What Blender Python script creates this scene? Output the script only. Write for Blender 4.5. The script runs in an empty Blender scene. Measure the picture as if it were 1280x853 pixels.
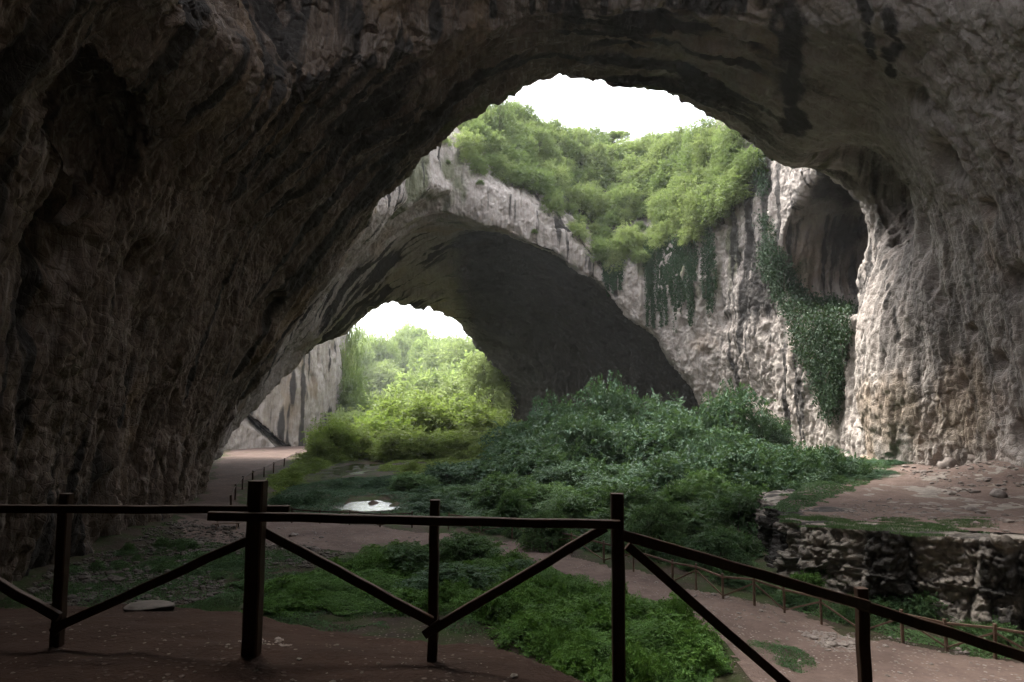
import bpy, math, time
import numpy as np
import openvdb as vdb
from mathutils import Vector
from mathutils.bvhtree import BVHTree
T0 = time.time()
sc = bpy.context.scene
C = sc.collection
rng = np.random.default_rng(7)
F = 900.0; PX0, PY0 = 640.0, 426.5
HAZE = .00022
PITCH = math.radians(5.93); CAMZ = 1.65
CP, SP = math.cos(PITCH), math.sin(PITCH)

# ------------------------------------------------------------------ design helpers
def ray(px, py):
    u = (px - PX0) / F; v = (PY0 - py) / F
    return np.array([u, CP - v * SP, SP + v * CP])
def at(px, py, Y):
    d = ray(px, py); s = Y / d[1]
    return np.array([d[0] * s, Y, CAMZ + d[2] * s])
def onz(px, py, z):
    d = ray(px, py); s = (z - CAMZ) / d[2]
    return np.array([d[0] * s, d[1] * s, z])
def secpx(Y, pts):
    r = [at(a, b, Y) for a, b in pts]
    return [(p[0], p[2]) for p in r]

# ------------------------------------------------------------------ noise
_TB = [np.random.default_rng(100 + i).uniform(-1, 1, (64, 64, 64)).astype(np.float32) for i in range(4)]
def vn(x, y, z, seed=0):
    T = _TB[seed % 4]; o = seed * 7.31
    x = np.asarray(x) + o; y = np.asarray(y) + o * 1.7; z = np.asarray(z) + o * 0.6
    xi = np.floor(x).astype(np.int64); yi = np.floor(y).astype(np.int64); zi = np.floor(z).astype(np.int64)
    fx = (x - xi); fy = (y - yi); fz = (z - zi)
    fx = fx * fx * (3 - 2 * fx); fy = fy * fy * (3 - 2 * fy); fz = fz * fz * (3 - 2 * fz)
    x0 = xi & 63; x1 = (xi + 1) & 63; y0 = yi & 63; y1 = (yi + 1) & 63; z0 = zi & 63; z1 = (zi + 1) & 63
    a = T[x0, y0, z0] * (1 - fx) + T[x1, y0, z0] * fx
    b = T[x0, y1, z0] * (1 - fx) + T[x1, y1, z0] * fx
    c = T[x0, y0, z1] * (1 - fx) + T[x1, y0, z1] * fx
    d = T[x0, y1, z1] * (1 - fx) + T[x1, y1, z1] * fx
    a = a * (1 - fy) + b * fy; c = c * (1 - fy) + d * fy
    return a * (1 - fz) + c * fz
def fbm(x, y, z, seed=0, o=3):
    r = 0; a = 1.0; k = 1.0
    for i in range(o):
        r = r + a * vn(x * k, y * k, z * k, seed + i); a *= .5; k *= 2.03
    return r
def worley(x, y, z, seed=0):
    """distance to nearest and second nearest feature point"""
    xi = np.floor(x).astype(np.int64); yi = np.floor(y).astype(np.int64); zi = np.floor(z).astype(np.int64)
    d1 = np.full(x.shape, 9., np.float32); d2 = d1.copy(); idv = np.zeros(x.shape, np.float32)
    A, B, D = _TB[seed % 4], _TB[(seed + 1) % 4], _TB[(seed + 2) % 4]
    for i in (-1, 0, 1):
        for j in (-1, 0, 1):
            for k in (-1, 0, 1):
                a = (xi + i) & 63; b = (yi + j) & 63; c = (zi + k) & 63
                dx = xi + i + .5 + .5 * A[a, b, c] - x; dy = yi + j + .5 + .5 * B[a, b, c] - y; dz = zi + k + .5 + .5 * D[a, b, c] - z
                d = np.sqrt(dx * dx + dy * dy + dz * dz).astype(np.float32)
                m = d < d1
                d2 = np.where(m, d1, np.minimum(d2, d)); idv = np.where(m, A[b, c, a], idv); d1 = np.where(m, d, d1)
    return d1, d2, idv
def sstep(a, b, x):
    t = np.clip((x - a) / (b - a), 0, 1); return t * t * (3 - 2 * t)
def gridnoise(xs, ys, zs, L, seed):
    r = np.random.default_rng(seed)
    W = []; dims = []
    for s, l in zip((xs, ys, zs), L if hasattr(L, '__len__') else (L, L, L)):
        t = (s - s[0]) / l + 1.0; n = int(t.max()) + 4
        M = np.zeros((len(s), n), np.float32); i = np.floor(t).astype(int); f = t - i
        ar = np.arange(len(s))
        M[ar, i - 1] = (1 - f) ** 3 / 6; M[ar, i] = (3 * f ** 3 - 6 * f ** 2 + 4) / 6
        M[ar, i + 1] = (-3 * f ** 3 + 3 * f ** 2 + 3 * f + 1) / 6; M[ar, i + 2] = f ** 3 / 6
        W.append(M); dims.append(n)
    R = r.uniform(-2.2, 2.2, dims).astype(np.float32)
    a = np.tensordot(W[0], R, (1, 0)); a = np.tensordot(a, W[1], (1, 1)); a = np.tensordot(a, W[2], (1, 1))
    return a

def polysdf(P, x, y):
    """signed distance to a plan polygon, negative inside"""
    P = np.asarray(P, float); n = len(P)
    d = np.full(x.shape, 1e9); ins = np.zeros(x.shape, bool)
    for i in range(n):
        a = P[i]; b = P[(i + 1) % n]; e = b - a
        wx = x - a[0]; wy = y - a[1]
        t = np.clip((wx * e[0] + wy * e[1]) / (e @ e), 0, 1)
        d = np.minimum(d, (wx - e[0] * t) ** 2 + (wy - e[1] * t) ** 2)
        c = ((a[1] > y) != (b[1] > y))
        with np.errstate(divide='ignore', invalid='ignore'):
            ins ^= c & (x < (b[0] - a[0]) * (y - a[1]) / (b[1] - a[1]) + a[0])
    d = np.sqrt(d); return np.where(ins, -d, d)
def smin(a, b, k):
    h = np.clip(.5 + .5 * (b - a) / k, 0, 1); return b * (1 - h) + a * h - k * h * (1 - h)
def smax(a, b, k): return -smin(-a, -b, k)

# ------------------------------------------------------------------ cave sections (x, z) by depth
NEAR = {
 -22: ([(-9, -9), (-8, 0), (-6, 6), (0, 9), (6, 9), (12, 6), (14, 0), (15, -9)]),
 0: ([(-18, -9), (-17.5, 0), (-15, 9), (-9, 16), (0, 19), (8, 19), (17, 15), (23, 8), (25, 0), (26, -9)]),
 15: ([(-20, -9), (-18.2, 0), (-16.5, 8), (-12, 16), (-5, 21), (4, 23), (12, 23), (20, 19), (26, 11), (28, 0), (29, -9)]),
 30: ([(-19.2, -9), (-18.9, -4), (-18.7, 0), (-17.6, 7), (-14.6, 14), (-9, 21), (0, 25.5), (8, 27), (18, 25), (25, 19), (28.5, 10), (29.5, 0), (30, -9)]),
 44: ([(-20.6, -9), (-20.4, -4), (-20.2, 0), (-18.6, 8), (-15.3, 14), (-10, 20.5), (-4, 25.5), (2, 28), (10, 28.5), (18, 26), (24, 22.5), (28.5, 14), (29.3, 4), (29.8, -9)]),
 57: secpx(57, [(232, 720), (240, 640), (262, 560), (310, 480), (370, 400), (425, 325), (465, 272), (510, 238), (555, 194), (620, 146), (690, 108), (760, 110), (840, 126), (920, 172), (985, 224), (1050, 190), (1100, 245), (1114, 300), (1090, 345), (1074, 400), (1070, 500), (1085, 600), (1090, 720)]),
 75: ([(-31.5, -9), (-30.5, -1), (-27, 6.5), (-22.5, 12.5), (-18, 18), (-14.5, 23), (-9, 30), (0, 33), (12, 33), (24, 31), (33, 24), (38, 14), (38, 0), (38, -9)]),
 98: ([(-33, -9), (-32.5, 0), (-29.4, 8.7), (-21.8, 21.4), (-15.2, 28.8), (-9.8, 33), (2, 35), (15, 35), (30, 30), (40, 15), (42, 0), (42, -9)]),
 112: ([(-36, -9), (-34.5, 0), (-31, 9), (-24, 20), (-15.2, 28.8), (-9.8, 33), (2, 35), (15, 35), (30, 30), (40, 15), (42, 0), (42, -9)]),
}
FARH = {
 88: ([(-33, -9), (-32, 0), (-28, 9), (-20, 22), (-14.5, 30), (-9.8, 31.5), (-2.2, 29), (6.5, 23.6), (15.2, 16), (21, 9.6), (27.5, 1.5), (28.5, -9)]),
 98: ([(-33, -9), (-32.5, 0), (-29.4, 8.7), (-21.8, 21.4), (-15.2, 28.8), (-9.8, 29.8), (-2.2, 27.2), (6.5, 21.5), (15.2, 13.9), (20.7, 8.4), (26.7, 0), (27.6, -9)]),
 110: ([(-36, -9), (-33.5, 3), (-30, 11), (-25, 18), (-19, 23.5), (-9, 30), (0, 29.5), (10, 25.5), (20, 18), (28, 9), (32, 0), (33, -9)]),
 126: ([(-40, -9), (-35.5, 4), (-29, 12.5), (-23, 17.3), (-18, 19), (-12, 22), (-3, 22), (7, 18.5), (16, 11.5), (21, 4), (23, -9)]),
 140: ([(-40, -9), (-35, 4), (-28, 13), (-20, 17.5), (-13, 18.4), (-9, 17.3), (-3, 14.4), (3, 9.5), (8, 3), (10, -9)]),
 158: ([(-40, -9), (-35, 4), (-28, 12), (-18, 16), (-10, 15), (-5, 11), (-2.6, 7.6), (-.5, 2.5), (.2, -2), (.3, -9)]),
 200: ([(-40, -9), (-35, 4), (-28, 12), (-18, 15), (-10, 14), (-5, 10), (-2, 6.6), (0, 2.5), (1, -2), (1, -9)]),
}
THN = 181
def table(secs, cen):
    Ys = sorted(secs); th = np.linspace(math.radians(-60), math.radians(240), THN); R = []
    for Y in Ys:
        cx, cz = cen(Y); P = np.array(secs[Y])
        # dense resample then angle lookup
        t = np.r_[0, np.cumsum(np.hypot(*np.diff(P, axis=0).T))]; tt = np.linspace(0, t[-1], 400)
        X = np.interp(tt, t, P[:, 0]) - cx; Z = np.interp(tt, t, P[:, 1]) - cz
        a = np.arctan2(Z, X); a = np.where(a < -math.pi / 2, a + 2 * math.pi, a); r = np.hypot(X, Z)
        o = np.argsort(a); r = np.interp(th, a[o], r[o])
        k = np.array([1, 2, 3, 2, 1.]) / 9; r = np.convolve(np.pad(r, 2, 'edge'), k, 'valid')
        R.append(r)
    return np.array(Ys, float), th, np.array(R)
def loft(secs, cen, xs, ys, zs):
    Ys, th, R = table(secs, cen)
    # monotone cubic-ish interpolation along Y
    out = np.empty((len(xs), len(ys), len(zs)), np.float32)
    X, Z = np.meshgrid(xs, zs, indexing='ij')
    for j, y in enumerate(ys):
        yy = min(max(y, Ys[0]), Ys[-1]); i = min(max(np.searchsorted(Ys, yy) - 1, 0), len(Ys) - 2)
        h = Ys[i + 1] - Ys[i]; t = (yy - Ys[i]) / h
        m0 = (R[i + 1] - R[i - 1]) / (Ys[i + 1] - Ys[i - 1]) if i > 0 else (R[i + 1] - R[i]) / h
        m1 = (R[i + 2] - R[i]) / (Ys[i + 2] - Ys[i]) if i + 2 < len(Ys) else (R[i + 1] - R[i]) / h
        r = R[i] * (2 * t ** 3 - 3 * t * t + 1) + R[i + 1] * (-2 * t ** 3 + 3 * t * t) + h * .7 * (m0 * (t ** 3 - 2 * t * t + t) + m1 * (t ** 3 - t * t))
        cx, cz = cen(yy); a = np.arctan2(Z - cz, X - cx); a = np.where(a < -math.pi / 2, a + 2 * math.pi, a)
        out[:, j, :] = np.hypot(X - cx, Z - cz) - np.interp(a, th, r)
    return out
PLAN_A = [(-60, -22), (45, -22), (45, 10), (33, 20), (30, 40), (30, 50), (31.5, 60), (33, 72), (31.5, 87), (28, 96), (21, 102), (12, 103.5), (0, 99.5), (-15, 97), (-28, 96.5), (-31, 118), (-60, 118)]
PLAN_B = [(-11, 57.2), (-4, 56.5), (4, 55.8), (14, 56.5), (22, 58), (27, 62), (31.5, 67), (33, 75), (31.5, 87), (28, 96), (21, 102), (12, 103.5), (0, 99.5), (-8, 97.5), (-13, 90), (-15, 74)]
RIMX = [-60, -16, -9, -2, 6.5, 13.5, 22, 28, 31, 34, 60]
RIMZ = [45, 43, 40, 33.5, 29.5, 22.5, 25, 27.5, 32, 35, 36]
YCX = [-15, 0, 12, 21, 28, 33]; YCY = [97, 99.5, 103.5, 102, 96, 80]
def ground(x, y):
    x = np.asarray(x, float); y = np.asarray(y, float)
    z = -5 + .3 * vn(x / 9, y / 9, 0 * x, 1) + .1 * vn(x / 2.3, y / 2.3, 0 * x, 2) + .03 * vn(x / .7, y / .7, 0 * x, 3)
    z = z + 1.2 * np.exp(-(((x - 24) / 12) ** 2 + ((y - 80) / 20) ** 2))
    z = z + .5 * np.exp(-(((x - 6) / 12) ** 2 + ((y - 92) / 16) ** 2))
    z = z + 2.2 * sstep(105, 190, y) * sstep(-40, 0, x)
    z = z + .5 * sstep(3.5, 0, x + 20.5 + .11 * np.maximum(y - 40, 0)) * sstep(75, 60, y)
    # ponds
    for (cx, cy, rx, ry) in PONDS:
        z = z - .55 * np.exp(-(((x - cx) / rx) ** 2 + ((y - cy) / ry) ** 2) ** 2) * (.75 + 1.0 * vn(x / 1.0, y / 1.6, 0 * x, 6))
    # valley far outside: hillsides
    z = z + 14 * sstep(230, 520, y) * (0.6 + .4 * vn(x / 90, y / 90, 0 * x, 2)) 
    z = z + 55 * sstep(-55, -170, x) * sstep(150, 200, y) + 60 * sstep(30, 160, x) * sstep(185, 240, y)
    d = polysdf(CREST, x, y) + .25 * vn(x / 1.7, y / 1.7, 0 * x, 3) * sstep(0, 2, y)
    m = np.where(d < 0, -.2 * sstep(-1.4, 0, d), -.2 - .95 * d)
    m = m + .035 * vn(x / .8, y / .8, 0 * x, 0) + .02 * vn(x / .25, y / .25, 0 * x, 1) + .006 * vn(x / .1, y / .1, 0 * x, 2) + .05 * vn(x / 2.1, y / 2.1, 0 * x, 2)
    return smax(z, m, .5) - .0
CREST = [(-60, 12), (-5.1, 7.3), (-2.4, 6.8), (-.7, 6.35), (0, 6.0), (.37, 5.5), (.67, 5.0), (1.2, 4), (2, 2.6), (3.4, 0), (5, -6), (6, -60), (-60, -60)]
WATERZ = -5.1
PONDS = [(*onz(p_, q_, -5.2)[:2], a_, b_) for p_, q_, a_, b_ in ((400, 598, 2.6, 5), (425, 592, 3.4, 6), (450, 584, 3.6, 6), (474, 579, 3, 5), (462, 633, 2.6, 3.6), (443, 634, 1.2, 2), (555, 634, .9, 1.4))]

def cave_field():
    v = .5
    xs = np.arange(-62, 64, v); ys = np.arange(-26, 190, v); zs = np.arange(-9, 56, v)
    a = loft(NEAR, lambda Y: (3 if Y < 60 else 3 - 2 * min((Y - 60) / 40, 1), -4), xs, ys, zs)
    b = loft(FARH, lambda Y: (-5 - 12 * sstep(98, 158, Y), -6), xs, ys, zs)
    X2, Y2 = np.meshgrid(xs, ys, indexing='ij')
    pa = polysdf(PLAN_A, X2, Y2)[:, :, None].astype(np.float32)
    pb = polysdf(PLAN_B, X2, Y2)[:, :, None].astype(np.float32)
    X = xs[:, None, None].astype(np.float32); Y = ys[None, :, None].astype(np.float32); Z = zs[None, None, :].astype(np.float32)
    n1 = gridnoise(xs, ys, zs, 7.0, 1); n2 = gridnoise(xs, ys, zs, 3.2, 2); n3 = gridnoise(xs, ys, zs, (2.0, 2.0, 7.0), 3)
    calm = 1 - .75 * sstep(14, 24, X) * sstep(66, 60, Y); warp = .55 * n1 + .4 * n2 * calm + .35 * n3 * calm
    air = smax(a, pa, 1.5)
    air = smin(air, smax(b, 93 - Y, 1.0), 2.2)
    # pit shaft, flared a little upward
    air = smin(air, smax(pb - .05 * np.maximum(Z - 25, 0), 12 - Z, 1.0), .6)
    def ell(c, r):
        q = np.sqrt(((X - c[0]) / r[0]) ** 2 + ((Y - c[1]) / r[1]) ** 2 + ((Z - c[2]) / r[2]) ** 2)
        return (q - 1) * min(r)
    air = smin(air, ell((42, 74, 19.5), (17, 13, 9.3)), 1.5)          # hollow right of the pit
    air = smin(air, ell((28.8, 55, 20), (5, 5, 5.5)), 1.0)
    air = smin(air, ell((5, 27, 25), (20, 19.5, 14)), 1.2)           # dome over the viewer
    air = smin(air, ell((-17, 26, 13), (2.5, 4, 3)), 1.5)
    hole = (np.sqrt(((X + 2) / 12.5) ** 2 + ((Y - 20) / 16) ** 2) - 1) * 12.5
    air = smin(air, smax(hole, 25 - Z, 1.0), 1.0)
    air = air - warp * (1 - .5 * sstep(48, 54, Y) * sstep(64, 58, Y) * sstep(8, 14, Z))
    # the body of rock
    rim = np.interp(xs, RIMX, RIMZ)[:, None]; yc = np.interp(xs, YCX, YCY)[:, None]
    top = np.minimum(45 + (8 - 7 * sstep(16, 32, X2)) * sstep(100, 124, Y2), rim + 1.05 * np.maximum(Y2 - yc, 0) + 100 * (Y2 < 60) + 60 * sstep(90, 84, Y2))
    top = top[:, :, None] + 1.2 * n1
    ym = np.where(X < -20, np.minimum(118, 71 + np.maximum(Z + 5, -3) * 2.3), 118 + (X + 20) * 1.95)
    ym = np.where(Z > 18, np.maximum(ym, 118), ym)
    ym = np.minimum(ym, 186) + 1.5 * n2 + 1.5 * n1
    rock = smax(Z - top, (Y - ym) * .6, 1.0)
    f = smax(rock, -air, .35)
    # close the box
    f[0] = f[-1] = 1; f[:, 0] = f[:, -1] = 1; f[:, :, 0] = f[:, :, -1] = 1
    return np.clip(f, -2, 2).astype(np.float32), v, (xs[0], ys[0], zs[0])
def extract(f, v, org):
    g = vdb.FloatGrid(2.0); g.copyFromArray(f); p, q = g.convertToQuads()
    return p.astype(np.float64) * v + np.array(org), q[:, ::-1].astype(np.int64)

def vnormals(p, q):
    n = np.cross(p[q[:, 2]] - p[q[:, 0]], p[q[:, 3]] - p[q[:, 1]])
    out = np.zeros_like(p)
    for k in range(4):
        for c in range(3): out[:, c] += np.bincount(q[:, k], n[:, c], len(p))
    return out / (np.linalg.norm(out, axis=1, keepdims=True) + 1e-9)
def subdiv(p, q):
    n = len(p); e = np.concatenate([q[:, [0, 1]], q[:, [1, 2]], q[:, [2, 3]], q[:, [3, 0]]]); e.sort(axis=1)
    key = e[:, 0] * n + e[:, 1]; u, inv = np.unique(key, return_inverse=True)
    mid = (p[u // n] + p[u % n]) / 2; m = len(q); E = (inv + n).reshape(4, m)
    cen = p[q].mean(1); ci = np.arange(m) + n + len(u)
    P = np.concatenate([p, mid, cen])
    Q = np.concatenate([np.stack([q[:, 0], E[0], ci, E[3]], 1), np.stack([q[:, 1], E[1], ci, E[0]], 1),
                        np.stack([q[:, 2], E[2], ci, E[1]], 1), np.stack([q[:, 3], E[3], ci, E[2]], 1)])
    return P, Q
def relax(p, q, it=1, lam=.5):
    for _ in range(it):
        s = np.zeros_like(p); w = np.zeros(len(p))
        for a, b in ((0, 1), (1, 2), (2, 3), (3, 0)):
            for i, j in ((a, b), (b, a)):
                for c in range(3): s[:, c] += np.bincount(q[:, i], p[q[:, j], c], len(p))
                w += np.bincount(q[:, i], minlength=len(p))
        # keep open borders still
        ek = np.concatenate([q[:, [0, 1]], q[:, [1, 2]], q[:, [2, 3]], q[:, [3, 0]]]); ek.sort(axis=1)
        k, cnt = np.unique(ek[:, 0] * len(p) + ek[:, 1], return_counts=True); bd = k[cnt == 1]
        fix = np.zeros(len(p), bool); fix[bd // len(p)] = True; fix[bd % len(p)] = True
        t = s / np.maximum(w, 1)[:, None]; p = np.where(fix[:, None], p, p * (1 - lam) + t * lam)
    return p
def compact(p, q):
    u, inv = np.unique(q, return_inverse=True); return p[u], inv.reshape(q.shape), u
def in_view(c, mx=60):
    d = c - np.array([0, 0, CAMZ]); f = d[:, 1] * CP + d[:, 2] * SP; u = -d[:, 1] * SP + d[:, 2] * CP
    f2 = np.maximum(f, .1); px = PX0 + d[:, 0] / f2 * F; py = PY0 - u / f2 * F
    return (f > .3) & (px > -mx) & (px < 1280 + mx) & (py > -mx) & (py < 853 + mx), px, py, f

# ------------------------------------------------------------------ mesh creation
def mesh_from(name, p, faces_n, q, mat, smooth=True, attrs=None, parent=None):
    me = bpy.data.meshes.new(name); n = len(q)
    me.vertices.add(len(p)); me.vertices.foreach_set('co', np.asarray(p, np.float32).ravel())
    me.loops.add(n * faces_n); me.loops.foreach_set('vertex_index', np.asarray(q, np.int32).ravel())
    me.polygons.add(n); me.polygons.foreach_set('loop_start', np.arange(0, n * faces_n, faces_n, dtype=np.int32))
    me.polygons.foreach_set('loop_total', np.full(n, faces_n, np.int32))
    me.polygons.foreach_set('use_smooth', np.full(n, smooth))
    me.update(); 
    if attrs:
        for k, a in attrs.items():
            at_ = me.attributes.new(k, 'FLOAT_COLOR', 'POINT')
            at_.data.foreach_set('color', np.concatenate([a, np.ones((len(a), 4 - a.shape[1]))], 1).astype(np.float32).ravel())
    me.validate(); me.materials.append(mat)
    o = bpy.data.objects.new(name, me); C.objects.link(o)
    if parent: o.parent = parent
    return o
def tag(o, label=None, cat=None, group=None, kind=None):
    if label: o['label'] = label
    if cat: o['category'] = cat
    if group: o['group'] = group
    if kind: o['kind'] = kind
    return o
def empty(name, loc, rz=0):
    o = bpy.data.objects.new(name, None); C.objects.link(o); o.location = loc; o.rotation_euler = (0, 0, rz); return o
class MB:
    def __init__(s): s.v = []; s.f = []; s.n = 0
    def add(s, v, f):
        s.v.append(np.asarray(v, float)); s.f += [[i + s.n for i in t] for t in f]; s.n += len(v)
    def bar(s, a, b, w, h=None, roll=0, jit=.0, seg=1, bev=.12):
        """squared timber from a to b with chamfered edges and a slight hand-cut waviness"""
        a = np.array(a, float); b = np.array(b, float); d = b - a; L = np.linalg.norm(d); d /= L; h = h or w
        up = np.array([0, 0, 1.]) if abs(d[2]) < .9 else np.array([0, 1., 0])
        x = np.cross(d, up); x /= np.linalg.norm(x); y = np.cross(x, d)
        c, s_ = math.cos(roll), math.sin(roll); x, y = x * c + y * s_, y * c - x * s_
        k = bev; prof = [(-.5 + k, -.5), (.5 - k, -.5), (.5, -.5 + k), (.5, .5 - k), (.5 - k, .5), (-.5 + k, .5), (-.5, .5 - k), (-.5, -.5 + k)]
        V = []
        for i in range(seg + 1):
            t = i / seg; o = rng.normal(0, jit, 2) if 0 < i < seg else np.zeros(2); sc_ = 1 + (rng.normal(0, jit * 3) if jit else 0)
            for (u, v) in prof: V.append(a + d * L * t + x * (u * w * sc_ + o[0]) + y * (v * h * sc_ + o[1]))
        fs = []
        for i in range(seg):
            for k2 in range(8): fs.append([i * 8 + k2, i * 8 + (k2 + 1) % 8, (i + 1) * 8 + (k2 + 1) % 8, (i + 1) * 8 + k2])
        fs.append(list(range(8))[::-1]); fs.append([seg * 8 + i for i in range(8)]); s.add(V, fs)
    def tube(s, pts, r, n=6):
        pts = np.asarray(pts, float); r = np.broadcast_to(r, (len(pts),)); V = []
        for i, p in enumerate(pts):
            d = pts[min(i + 1, len(pts) - 1)] - pts[max(i - 1, 0)]; d /= np.linalg.norm(d) + 1e-9
            up = np.array([0, 0, 1.]) if abs(d[2]) < .9 else np.array([1., 0, 0]); x = np.cross(d, up); x /= np.linalg.norm(x); y = np.cross(x, d)
            for k in range(n):
                a = 2 * math.pi * k / n; V.append(p + r[i] * (math.cos(a) * x + math.sin(a) * y))
        fs = [[i * n + k, i * n + (k + 1) % n, (i + 1) * n + (k + 1) % n, (i + 1) * n + k] for i in range(len(pts) - 1) for k in range(n)]
        fs.append(list(range(n))[::-1]); fs.append([(len(pts) - 1) * n + k for k in range(n)]); s.add(V, fs)
    def build(s, name, mat, parent=None, smooth=False):
        me = bpy.data.meshes.new(name); me.from_pydata(np.concatenate(s.v).tolist(), [], s.f); me.update()
        if smooth: me.polygons.foreach_set('use_smooth', [True] * len(me.polygons))
        me.materials.append(mat); o = bpy.data.objects.new(name, me); C.objects.link(o)
        if parent: o.parent = parent
        return o

# ------------------------------------------------------------------ materials
class NT:
    def __init__(s, name):
        s.m = bpy.data.materials.new(name); s.m.use_nodes = True; s.t = s.m.node_tree; s.t.nodes.clear()
        s.out = s.t.nodes.new('ShaderNodeOutputMaterial')
    def n(s, typ, ins=None, **kw):
        x = s.t.nodes.new('ShaderNode' + typ)
        for k, v in kw.items(): setattr(x, k, v)
        for k, v in (ins or {}).items():
            if isinstance(v, bpy.types.NodeSocket): s.t.links.new(v, x.inputs[k])
            else: x.inputs[k].default_value = v
        return x
    def mix(s, f, a, b, mode='MIX'):
        x = s.t.nodes.new('ShaderNodeMix'); x.data_type = 'RGBA'; x.blend_type = mode
        for i, v in ((0, f), (6, a), (7, b)):
            if isinstance(v, bpy.types.NodeSocket): s.t.links.new(v, x.inputs[i])
            else: x.inputs[i].default_value = v if i == 0 else (*v, 1) if len(v) == 3 else v
        return x.outputs[2]
    def math(s, op, a, b=0.0, clamp=False):
        x = s.t.nodes.new('ShaderNodeMath'); x.operation = op; x.use_clamp = clamp
        for i, v in enumerate((a, b)):
            if isinstance(v, bpy.types.NodeSocket): s.t.links.new(v, x.inputs[i])
            else: x.inputs[i].default_value = v
        return x.outputs[0]
    def noise(s, scale, vec=None, detail=4, rough=.55, dist=0):
        i = {'Scale': scale, 'Detail': detail, 'Roughness': rough, 'Distortion': dist}
        if vec is not None: i['Vector'] = vec
        return s.n('TexNoise', i).outputs[0]
    def ramp(s, f, a, b):
        x = s.n('MapRange', {0: f, 1: a, 2: b}); x.clamp = True; return x.outputs[0]
    def finish(s, bsdf): s.t.links.new(bsdf.outputs[0], s.out.inputs[0]); return s.m
def rock_mat(name, c_lo, c_hi, bumpd=.12, scale=1.0, p_lo=(.26, .22, .195), p_hi=(.45, .405, .37)):
    t = NT(name); gg = t.n('NewGeometry'); pos = gg.outputs['Position']
    mk = t.n('Attribute', attribute_name='mask'); sp = t.n('SeparateColor', {0: mk.outputs['Color']})
    n1 = t.noise(.9 * scale, pos, 6, .65); n2 = t.noise(4.5 * scale, pos, 5, .7)
    mp = t.n('Mapping', {'Vector': pos}); mp.inputs['Scale'].default_value = (2.0, .5, .2); mq = t.n('Mapping', {'Vector': pos}); mq.inputs['Scale'].default_value = (.2, 2.0, .2)
    ny = t.math('ABSOLUTE', t.n('SeparateXYZ', {0: gg.outputs['True Normal']}).outputs[1])
    nb = t.n('Mix', {0: t.ramp(ny, .35, .65), 2: t.noise(1.4, mq.outputs[0], 6, .65), 3: t.noise(1.4, mp.outputs[0], 6, .65)}); n3 = nb.outputs[0]
    col = t.mix(t.ramp(n1, .3, .7), t.mix(mk.outputs['Alpha'], c_lo, p_lo), t.mix(mk.outputs['Alpha'], c_hi, p_hi))
    col = t.mix(t.math('MULTIPLY', t.ramp(n3, .5, .36), .35), col, tuple(min(1, c * 1.15) for c in p_hi))
    col = t.mix(t.math('MULTIPLY', t.ramp(n3, .5, .66), .42), col, (.14, .125, .115))
    col = t.mix(t.ramp(n2, .55, .8), col, tuple(min(1, c * 1.25) for c in c_hi))
    col = t.mix(t.math('MULTIPLY', t.ramp(t.math('ADD', sp.outputs[1], t.math('MULTIPLY', n2, .5)), .65, 1.25), .5), col, (.26, .18, .11))   # ochre
    col = t.mix(t.math('MULTIPLY', t.ramp(t.math('ADD', sp.outputs[2], t.math('MULTIPLY', n2, .5)), .5, 1.1), .8), col, (.075, .085, .035))    # algae
    col = t.mix(t.math('MULTIPLY', t.ramp(t.math('ADD', sp.outputs[0], t.math('MULTIPLY', n2, .5)), .55, 1.0), .92), col, (.035, .032, .03))    # dark seep stains, plus shade painted into far arch and right hollow
    vor = t.n('TexVoronoi', {'Vector': pos, 'Scale': 2.2 * scale}, feature='DISTANCE_TO_EDGE').outputs[0]
    h = t.math('ADD', t.math('MULTIPLY', n1, .5), t.math('MULTIPLY', n2, .3)); h = t.math('ADD', h, t.math('MULTIPLY', n3, .85))
    h = t.math('ADD', h, t.math('MULTIPLY', t.ramp(vor, 0, .08), .12)); h = t.math('ADD', h, t.math('MULTIPLY', t.noise(16 * scale, pos, 3, .7), .12))
    bp = t.n('Bump', {'Strength': .8, 'Distance': bumpd * 2.2, 'Height': h})
    return t.finish(t.n('BsdfPrincipled', {'Base Color': col, 'Roughness': .88, 'Specular IOR Level': .3, 'Normal': bp.outputs[0]}))
def leaf_mat(name, c1, c2, c3, trans=.35):
    t = NT(name); g = t.n('NewGeometry'); oi = t.n('ObjectInfo')
    r = g.outputs['Random Per Island']; col = t.mix(r, c1, c2)
    col = t.mix(t.math('MULTIPLY', oi.outputs['Random'], .9), col, c3)
    n = t.noise(.8, g.outputs['Position'], 2); col = t.mix(t.math('MULTIPLY', t.ramp(n, .35, .7), .5), col, c3)
    b = t.n('BsdfPrincipled', {'Base Color': col, 'Roughness': .6, 'Specular IOR Level': .3})
    tr = t.n('BsdfTranslucent', {'Color': t.mix(.3, col, (.25, .38, .05))}); m = t.n('MixShader', {0: trans, 1: b.outputs[0], 2: tr.outputs[0]})
    return t.finish(m)
def simple(name, c1, c2, scale=5, rough=.85, bump=.02, spec=.3, stretch=None):
    t = NT(name); pos = t.n('TexCoord').outputs['Object']
    if stretch: mp = t.n('Mapping', {'Vector': pos}); mp.inputs['Scale'].default_value = stretch; pos = mp.outputs[0]
    n = t.noise(scale, pos, 6, .65); n2 = t.noise(scale * 5, pos, 4, .6)
    col = t.mix(t.ramp(n, .3, .7), c1, c2); col = t.mix(t.math('MULTIPLY', t.ramp(n2, .5, .8), .4), col, tuple(c * .5 for c in c1))
    bp = t.n('Bump', {'Strength': .7, 'Distance': bump, 'Height': t.math('ADD', n, t.math('MULTIPLY', n2, .5))})
    return t.finish(t.n('BsdfPrincipled', {'Base Color': col, 'Roughness': rough, 'Specular IOR Level': spec, 'Normal': bp.outputs[0]}))
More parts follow.
